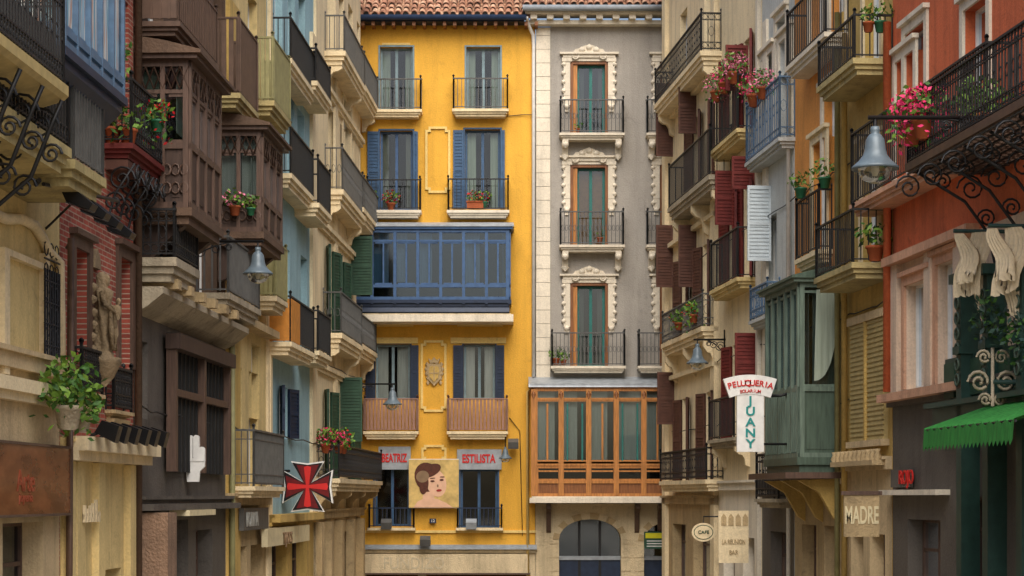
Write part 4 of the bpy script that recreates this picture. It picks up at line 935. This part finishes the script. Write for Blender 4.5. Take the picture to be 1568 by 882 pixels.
while k>u0:
    M.tube([(k,.02,z-1.5),(k,.12,z-1.0),(k,.5,z-.5),(k,p-.1,z-.06)],.025,IRON,5)
    spiral(M,(k,p*.3,z-.3),.22,(0,1,0),(0,0,1),IRON); spiral(M,(k,p*.62,z-.2),.14,(0,1,0),(0,0,1),IRON); spiral(M,(k,.16,z-.75),.15,(0,1,0),(0,0,1),IRON); spiral(M,(k,p+.02,z-.3),.2,(0,1,0),(0,0,1),IRON); k-=1.1
M.done()
potplant(RF,u1-.5,p,z+.3,1.5,TERR,FPNK,260,420,.06,.4,name='pink_petunia'); potplant(RF,u1-1.0,p,z+.3,1.5,TERR,FPNK,200,360,.06,.4,name='pink_petunia')
potplant(RF,u1-1.9,p*.6,z+.2,1.5,TERR,None,260,0,.07,.2)
# green carved shop front
s=empty('green_shop_front'); M=MB('carved_frame',s,RF)
z0,z1=gz(RF,1500,640),gz(RF,1500,345)
for px in (1560,1508,1468):
    u=RF.u(px,.3); M.box(u-.12,u+.12,0,.3,GL,z1-.9,DGRN); M.box(u-.2,u+.2,0,.4,z1-.9,z1-.75,DGRN); M.box(u-.16,u+.16,0,.35,z0+1.0,z0+1.12,DGRN)
    for k in range(6): M.ring((u,.33,z0+.6+k*.24),.09,GGRN2,(1,0,0),(0,0,1),.02,10)
M.box(RF.u(1900),RF.u(1455),0,.3,z0-.1,z0+.2,DGRN); M.box(RF.u(1900),RF.u(1455),0,.45,z0+.2,z0+.28,DGRN)
M.box(RF.u(1900),RF.u(1458),.0,.12,z0+.28,z0+1.0,DGRN)
k=RF.u(1640)
while k<RF.u(1458)-.4: M.box(k,k+.5,.12,.16,z0+.36,z0+.92,GRSH); k+=.65
M.done()
def drape(M,u,n,z,w0,w1,h,mat,ph=0):
    K=26;rows=10;pts=[]
    for j in range(rows+1):
        f=j/rows; w=w0+(w1-w0)*min(1,f*2.2)**.8*(1-.35*f); sway=.08*math.sin(f*4+ph)
        for i in range(K+1):
            g=i/K-.5
            pts.append((u+g*w*.5+.05*math.sin(f*3+ph),n+g*w+sway+.05*math.sin(i*1.25+ph+f*1.6)*(.5+f*.6),z-h*f*(1-.12*g*math.cos(ph))-(.16*abs(math.sin(i*.5+ph)) if j==rows else 0)))
    M.add(pts,[(j*(K+1)+i,j*(K+1)+i+1,(j+1)*(K+1)+i+1,(j+1)*(K+1)+i) for j in range(rows) for i in range(K)],mat,True)
for px,py in ((1490,356),(1545,348)):
    b=empty('hanging_cream_drape'); M=MB('cloth',b,RF); u=RF.u(px,.5); z=RF.z(py,u,.5)
    drape(M,u,.5,z,.2,.36,.8,CLTH,px*.1); drape(M,u+.12,.3,z-.02,.12,.26,1.15,CLTH,px*.1+2); drape(M,u-.06,.66,z-.02,.1,.24,.6,CLTH,px*.1+4)
    M.tube([(u,0,z+.02),(u,.8,z+.02)],.03,DGRN,6); M.done()
b=empty('shop_front_ivy'); M=MB('leaves',b,RF); u=RF.u(1500,.5)
for k in range(3): foliage(M,(u-.9*k,.4,RF.z(480+25*k,u,.4)),(.22,.35,.3),110,[LEAF,DGRN,GRSH],.06,None,0,.4)
M.done()
b=empty('carved_scroll_ornament'); M=MB('scrolls',b,RF); u=RF.u(1520,.5); z=RF.z(585,u,.5)
for sg in (-1,1):
    spiral(M,(u,.5+sg*.2,z),.17,(0,sg,0),(0,0,1),GSL,1.7,.026); spiral(M,(u,.5+sg*.13,z+.36),.11,(0,sg,0),(0,0,1),GSL,1.7,.022); spiral(M,(u,.5+sg*.11,z-.26),.1,(0,sg,0),(0,0,1),GSL,1.7,.022)
M.tube([(u,.1,z),(u,.5,z)],.04,DGRN,6); M.tube([(u,.5,z-.35),(u,.5,z+.5)],.026,GSL,6); M.done()
s=empty('green_awning'); M=MB('cloth',s,RF); pA=1.3; u0,u1=RF.u(1553,pA),RF.u(1415,pA); z=RF.z(690,u1,pA)
n=24
for k in range(n):
    a=u0+(u1-u0)*k/n; b=u0+(u1-u0)*(k+1)/n; sg=.03*(1 if k%2 else -1)
    M.face([(a,.1,z+.75),(b,.1,z+.75),(b,pA,z+.3+sg),(a,pA,z+.3-sg)],AWNG)
    M.face([(a,pA,z+.3-sg),(b,pA,z+.3+sg),(b,pA+.02,z+.06),((a+b)/2,pA+.03,z-.02),(a,pA+.02,z+.06)],AWNG)
M.face([(u1,.1,z+.75),(u1,pA,z+.3),(u1,pA,z+.02),(u1,.1,z+.3)],AWNG)
M.tube([(u1,.05,z+.3),(u1,pA,z+.3)],.02,IRON,5); M.tube([(u0,pA-.02,z+.3),(u1,pA-.02,z+.3)],.02,IRON,5); M.done()
s=empty('red_shop_sign'); M=MB('board',s,RF); M.box(RF.u(1402),RF.u(1374),.05,.12,gz(RF,1402,746),gz(RF,1402,718),DST); M.done(); text(RF,'ROJO',RF.u(1388,.12),.13,gz(RF,1388,732),.34,REDT,s,flip=True)
s=empty('hair_salon_sign'); fr=EF(39.5); M=MB('sign_panels',s,fr); U=lambda px:fr.u(px); V=lambda py:fr.z(py,0)
M.box(U(1128),U(1169),-.06,.06,V(692),V(602),WPNT)
arc=[]; cx_,cy_=1148,700
for i in range(13):
    t=math.radians(109-38*i/12); arc.append((U(cx_+126*math.cos(t)),V(cy_-126*math.sin(t))))
inn=[]
for i in range(13):
    t=math.radians(71+38*i/12); inn.append((U(cx_+96*math.cos(t)),V(cy_-96*math.sin(t))))
M.prism(arc+inn,-.07,.07,WPNT)
M.tube([(U(1180),0,V(606)),(U(1195),0,V(606)),(U(1215),.0,V(600))],.03,IRON,6); M.tube([(U(1168),0,V(680)),(U(1210),.0,V(680))],.025,IRON,6); M.done()
for i,ch in enumerate('JUANY'): text(fr,ch,U(1148.5),.065,V(614+i*16.5),.24,TEALT,s,sx=1.15,bold=.025)
wd='PELUQUERIA'
for i,ch in enumerate(wd):
    t=math.radians(106-32*i/(len(wd)-1)); o=text(fr,ch,U(cx_+113*math.cos(t)),.075,V(cy_-113*math.sin(t)),.165,REDT,s,bold=.02); o.matrix_world=o.matrix_world@Matrix.Rotation(t-math.pi/2,4,'Z')
wd='SOLARIUM'
for i,ch in enumerate(wd):
    t=math.radians(98-16*i/(len(wd)-1)); o=text(fr,ch,U(cx_+101*math.cos(t)),.075,V(cy_-101*math.sin(t)),.09,REDT,s); o.matrix_world=o.matrix_world@Matrix.Rotation(t-math.pi/2,4,'Z')
s=empty('restaurant_sign'); fr=EF(44.0); U2=lambda px:fr.u(px); V2=lambda py:fr.z(py,0); M=MB('board',s,fr); M.box(U2(1100),U2(1146),-.03,.03,V2(862),V2(782),CRM)
for k in range(4): M.prism([(U2(1104+k*11),V2(805)),(U2(1112+k*11),V2(805)),(U2(1112+k*11),V2(792)),(U2(1108+k*11),V2(786)),(U2(1104+k*11),V2(792))],.03,.04,STN)
M.done(); text(fr,'LA REUNION',U2(1123),.035,V2(830),.15,STN,s,sx=.6) ; text(fr,'BAR',U2(1123),.035,V2(846),.14,STN,s,sx=.8)
s=empty('oval_hanging_sign'); fr=EF(50); M=MB('board',s,fr); cu,cz=fr.u(1077),fr.z(815,0)
M.prism([(cu+.3*math.cos(t),cz+.24*math.sin(t)) for t in [i*math.pi/10 for i in range(20)]],-.03,.03,CRM); M.prism([(cu+.25*math.cos(t),cz+.19*math.sin(t)) for t in [i*math.pi/10 for i in range(20)]],.03,.034,SGRN); M.prism([(cu+.23*math.cos(t),cz+.17*math.sin(t)) for t in [i*math.pi/10 for i in range(20)]],.034,.038,CRM)
M.tube([(cu,0,cz+.22),(cu,0,cz+.4),(cu+.5,0,cz+.4)],.02,IRON,5); M.done(); text(fr,'CAFE',cu,.045,cz,.12,SGRN,s)
def onbal(fr,s,du,fn,kw):
    u0,u1,p,z,zz=spec(fr,*s); potplant(fr,u0+du,p*fn,zz-.22,**kw)
onbal(RF,(1158,1128,1086,212,112),.2,1.0,dict(s=1.4,fl=FLPK,nleaf=150,nf=220,droop=.3,name='pink_geranium'))
onbal(RF,(1158,1128,1086,212,112),1.3,1.05,dict(s=1.3,fl=FPNK,nleaf=150,nf=190,droop=.4,name='pink_geranium'))
onbal(RF,(1158,1128,1086,212,112),2.3,1.05,dict(s=1.3,fl=FLPK,nleaf=120,nf=150,droop=.3,name='pink_geranium'))
onbal(RF,(1218,1192,1140,225,115),2.4,1.0,dict(s=1.4,fl=FPNK,nleaf=160,nf=240,droop=.2,name='pink_geranium'))
onbal(RF,(1218,1192,1140,225,115),1.5,1.0,dict(s=1.3,fl=FLPK,nleaf=120,nf=120,droop=.2,name='pink_geranium'))
u0,u1,p,z,zz=spec(RF,1100,1074,1012,520,448); potplant(RF,u0+.8,p+.05,z+.5,1.1,TERR,FRED,160,30,.06,.5); potplant(RF,u0+3,p+.05,z+.5,1.0,TERR,FRED,100,30,.06,.3)
u0,u1,p,z,zz=spec(RF,1368,1306,1250,112,20); potplant(RF,u0+.05,p*.3,z+.75,1.0,GPOT,None,60,0); potplant(RF,u0+.05,p*.6,z+.75,.9,TERR,None,50,0)
u0,u1,p,z,zz=spec(RF,1275,1252,1216,400,288); potplant(RF,u0+.05,p*.5,zz,1.1,GPOT,None,70,0); potplant(RF,u0+1.4,p,zz,1.1,GPOT,None,70,0)
u0,u1,p,z,zz=spec(RF,1366,1304,1246,425,318); potplant(RF,u0+.05,p*.4,z+.3,1.4,TERR,None,90,0,.07)
def lampat(px,py,d,s,wall):
    fr=EF(d); x=fr.u(px); z=fr.z(py,0)
    wx=(-6.9+.039*d) if wall=='L' else (10.2-.095*d)
    lamp((x,d,z),s,(wx,d))
lampat(395,408,33.5,.78,'L'); lampat(1068,548,50,.85,'R'); lampat(1340,240,27.5,1.0,'R')
lampat(601,612,55,.8,'L')
x=X(774); lamp((x,59.0,EF(59).z(697,0)),.6,(x,59.98))
cb=empty('facade_cables'); M=MB('cables',cb,RF)
for py in (250,480,610): 
    pts=[]
    for i in range(30):
        px=1360-(1360-1030)*i/29; u=RF.u(px); pts.append((u,.05+.03*math.sin(i*2.1),gz(RF,1300,py)-.08*abs(math.sin(i*1.3))))
    M.tube(pts,.014,IRON,4)
M.done()
M=MB('cables_left',cb,LF)
for py in (455,640):
    pts=[(LF.u(210+(540-210)*i/29),.08+.03*math.sin(i*1.7),gz(LF,300,py)-.08*abs(math.sin(i*1.3))) for i in range(30)]
    M.tube(pts,.014,IRON,4)
M.done()
M=MB('cables_end',cb,E)
M.tube([(X(700),.04,Z(176)),(X(780),.04,Z(178)),(X(800),.04,Z(176)),(X(820),.1,Z(177))],.013,IRON,4)
M.tube([(X(780),.04,Z(640)),(X(796),.05,Z(660)),(X(800),.05,Z(820))],.013,IRON,4); M.done()
# ============================================================ ground
PAV=stucco('paving_stone','a8a094',.3,.85,.5,.1); ASP=stucco('street_setts','7c7872',.3,.85,.8,.1)
g=MB('ground'); g.face([(-300,-200,-.14),(300,-200,-.14),(300,500,-.14),(-300,500,-.14)],PAV); g.done()
g=MB('street'); g.face([(-6,-40,-.128),(8,-40,-.128),(3.4,59,-.128),(-3.2,59,-.128)],ASP); g.done()
g=MB('pavement'); g.add([(-9,-40,-.13),(-5.6,-40,-.13),(-3.2,60.2,-.13),(-9,60.2,-.13),(-9,-40,0),(-5.6,-40,0),(-3.2,60.2,0),(-9,60.2,0)],[(0,1,2,3),(4,5,6,7),(0,1,5,4),(1,2,6,5),(2,3,7,6),(3,0,4,7)],PAV)
g.add([(14,-40,-.13),(7.8,-40,-.13),(3.4,60.2,-.13),(8,60.2,-.13),(14,-40,0),(7.8,-40,0),(3.4,60.2,0),(8,60.2,0)],[(0,1,2,3),(4,5,6,7),(0,1,5,4),(1,2,6,5),(2,3,7,6),(3,0,4,7)],PAV); g.done()
# ============================================================ camera, light
cam=bpy.data.cameras.new('camera'); co=bpy.data.objects.new('camera',cam); sc.collection.objects.link(co); sc.camera=co
co.location=(0,0,ZC); co.rotation_euler=(math.radians(90),0,0); cam.sensor_width=36; cam.lens=36*F/1568; cam.shift_y=(HY-441)/1568; cam.clip_end=1500
el=50
w=bpy.data.worlds.new('World'); sc.world=w; w.use_nodes=True; nt=w.node_tree; bg=nt.nodes['Background']
sk=nt.nodes.new('ShaderNodeTexSky'); sk.sky_type='NISHITA'; sk.sun_disc=False; sk.sun_elevation=math.radians(el); sk.dust_density=5; sk.air_density=1.0; sk.ozone_density=1.0
dirv=Vector((.1,-1,0)).normalized(); sk.sun_rotation=math.atan2(dirv.x,dirv.y)
nt.links.new(sk.outputs[0],bg.inputs[0]); bg.inputs[1].default_value=.15
sl=bpy.data.lights.new('sun','SUN'); sl.energy=3.6; sl.angle=math.radians(64); sl.color=(1,.96,.9); so=bpy.data.objects.new('sun',sl); sc.collection.objects.link(so)
D_=Vector((dirv.x*math.cos(math.radians(el)),dirv.y*math.cos(math.radians(el)),math.sin(math.radians(el))))
so.rotation_euler=D_.to_track_quat('Z','Y').to_euler(); so.location=(5,-10,30)
sc.view_settings.view_transform='Standard'; sc.view_settings.look='None'; sc.view_settings.exposure=0
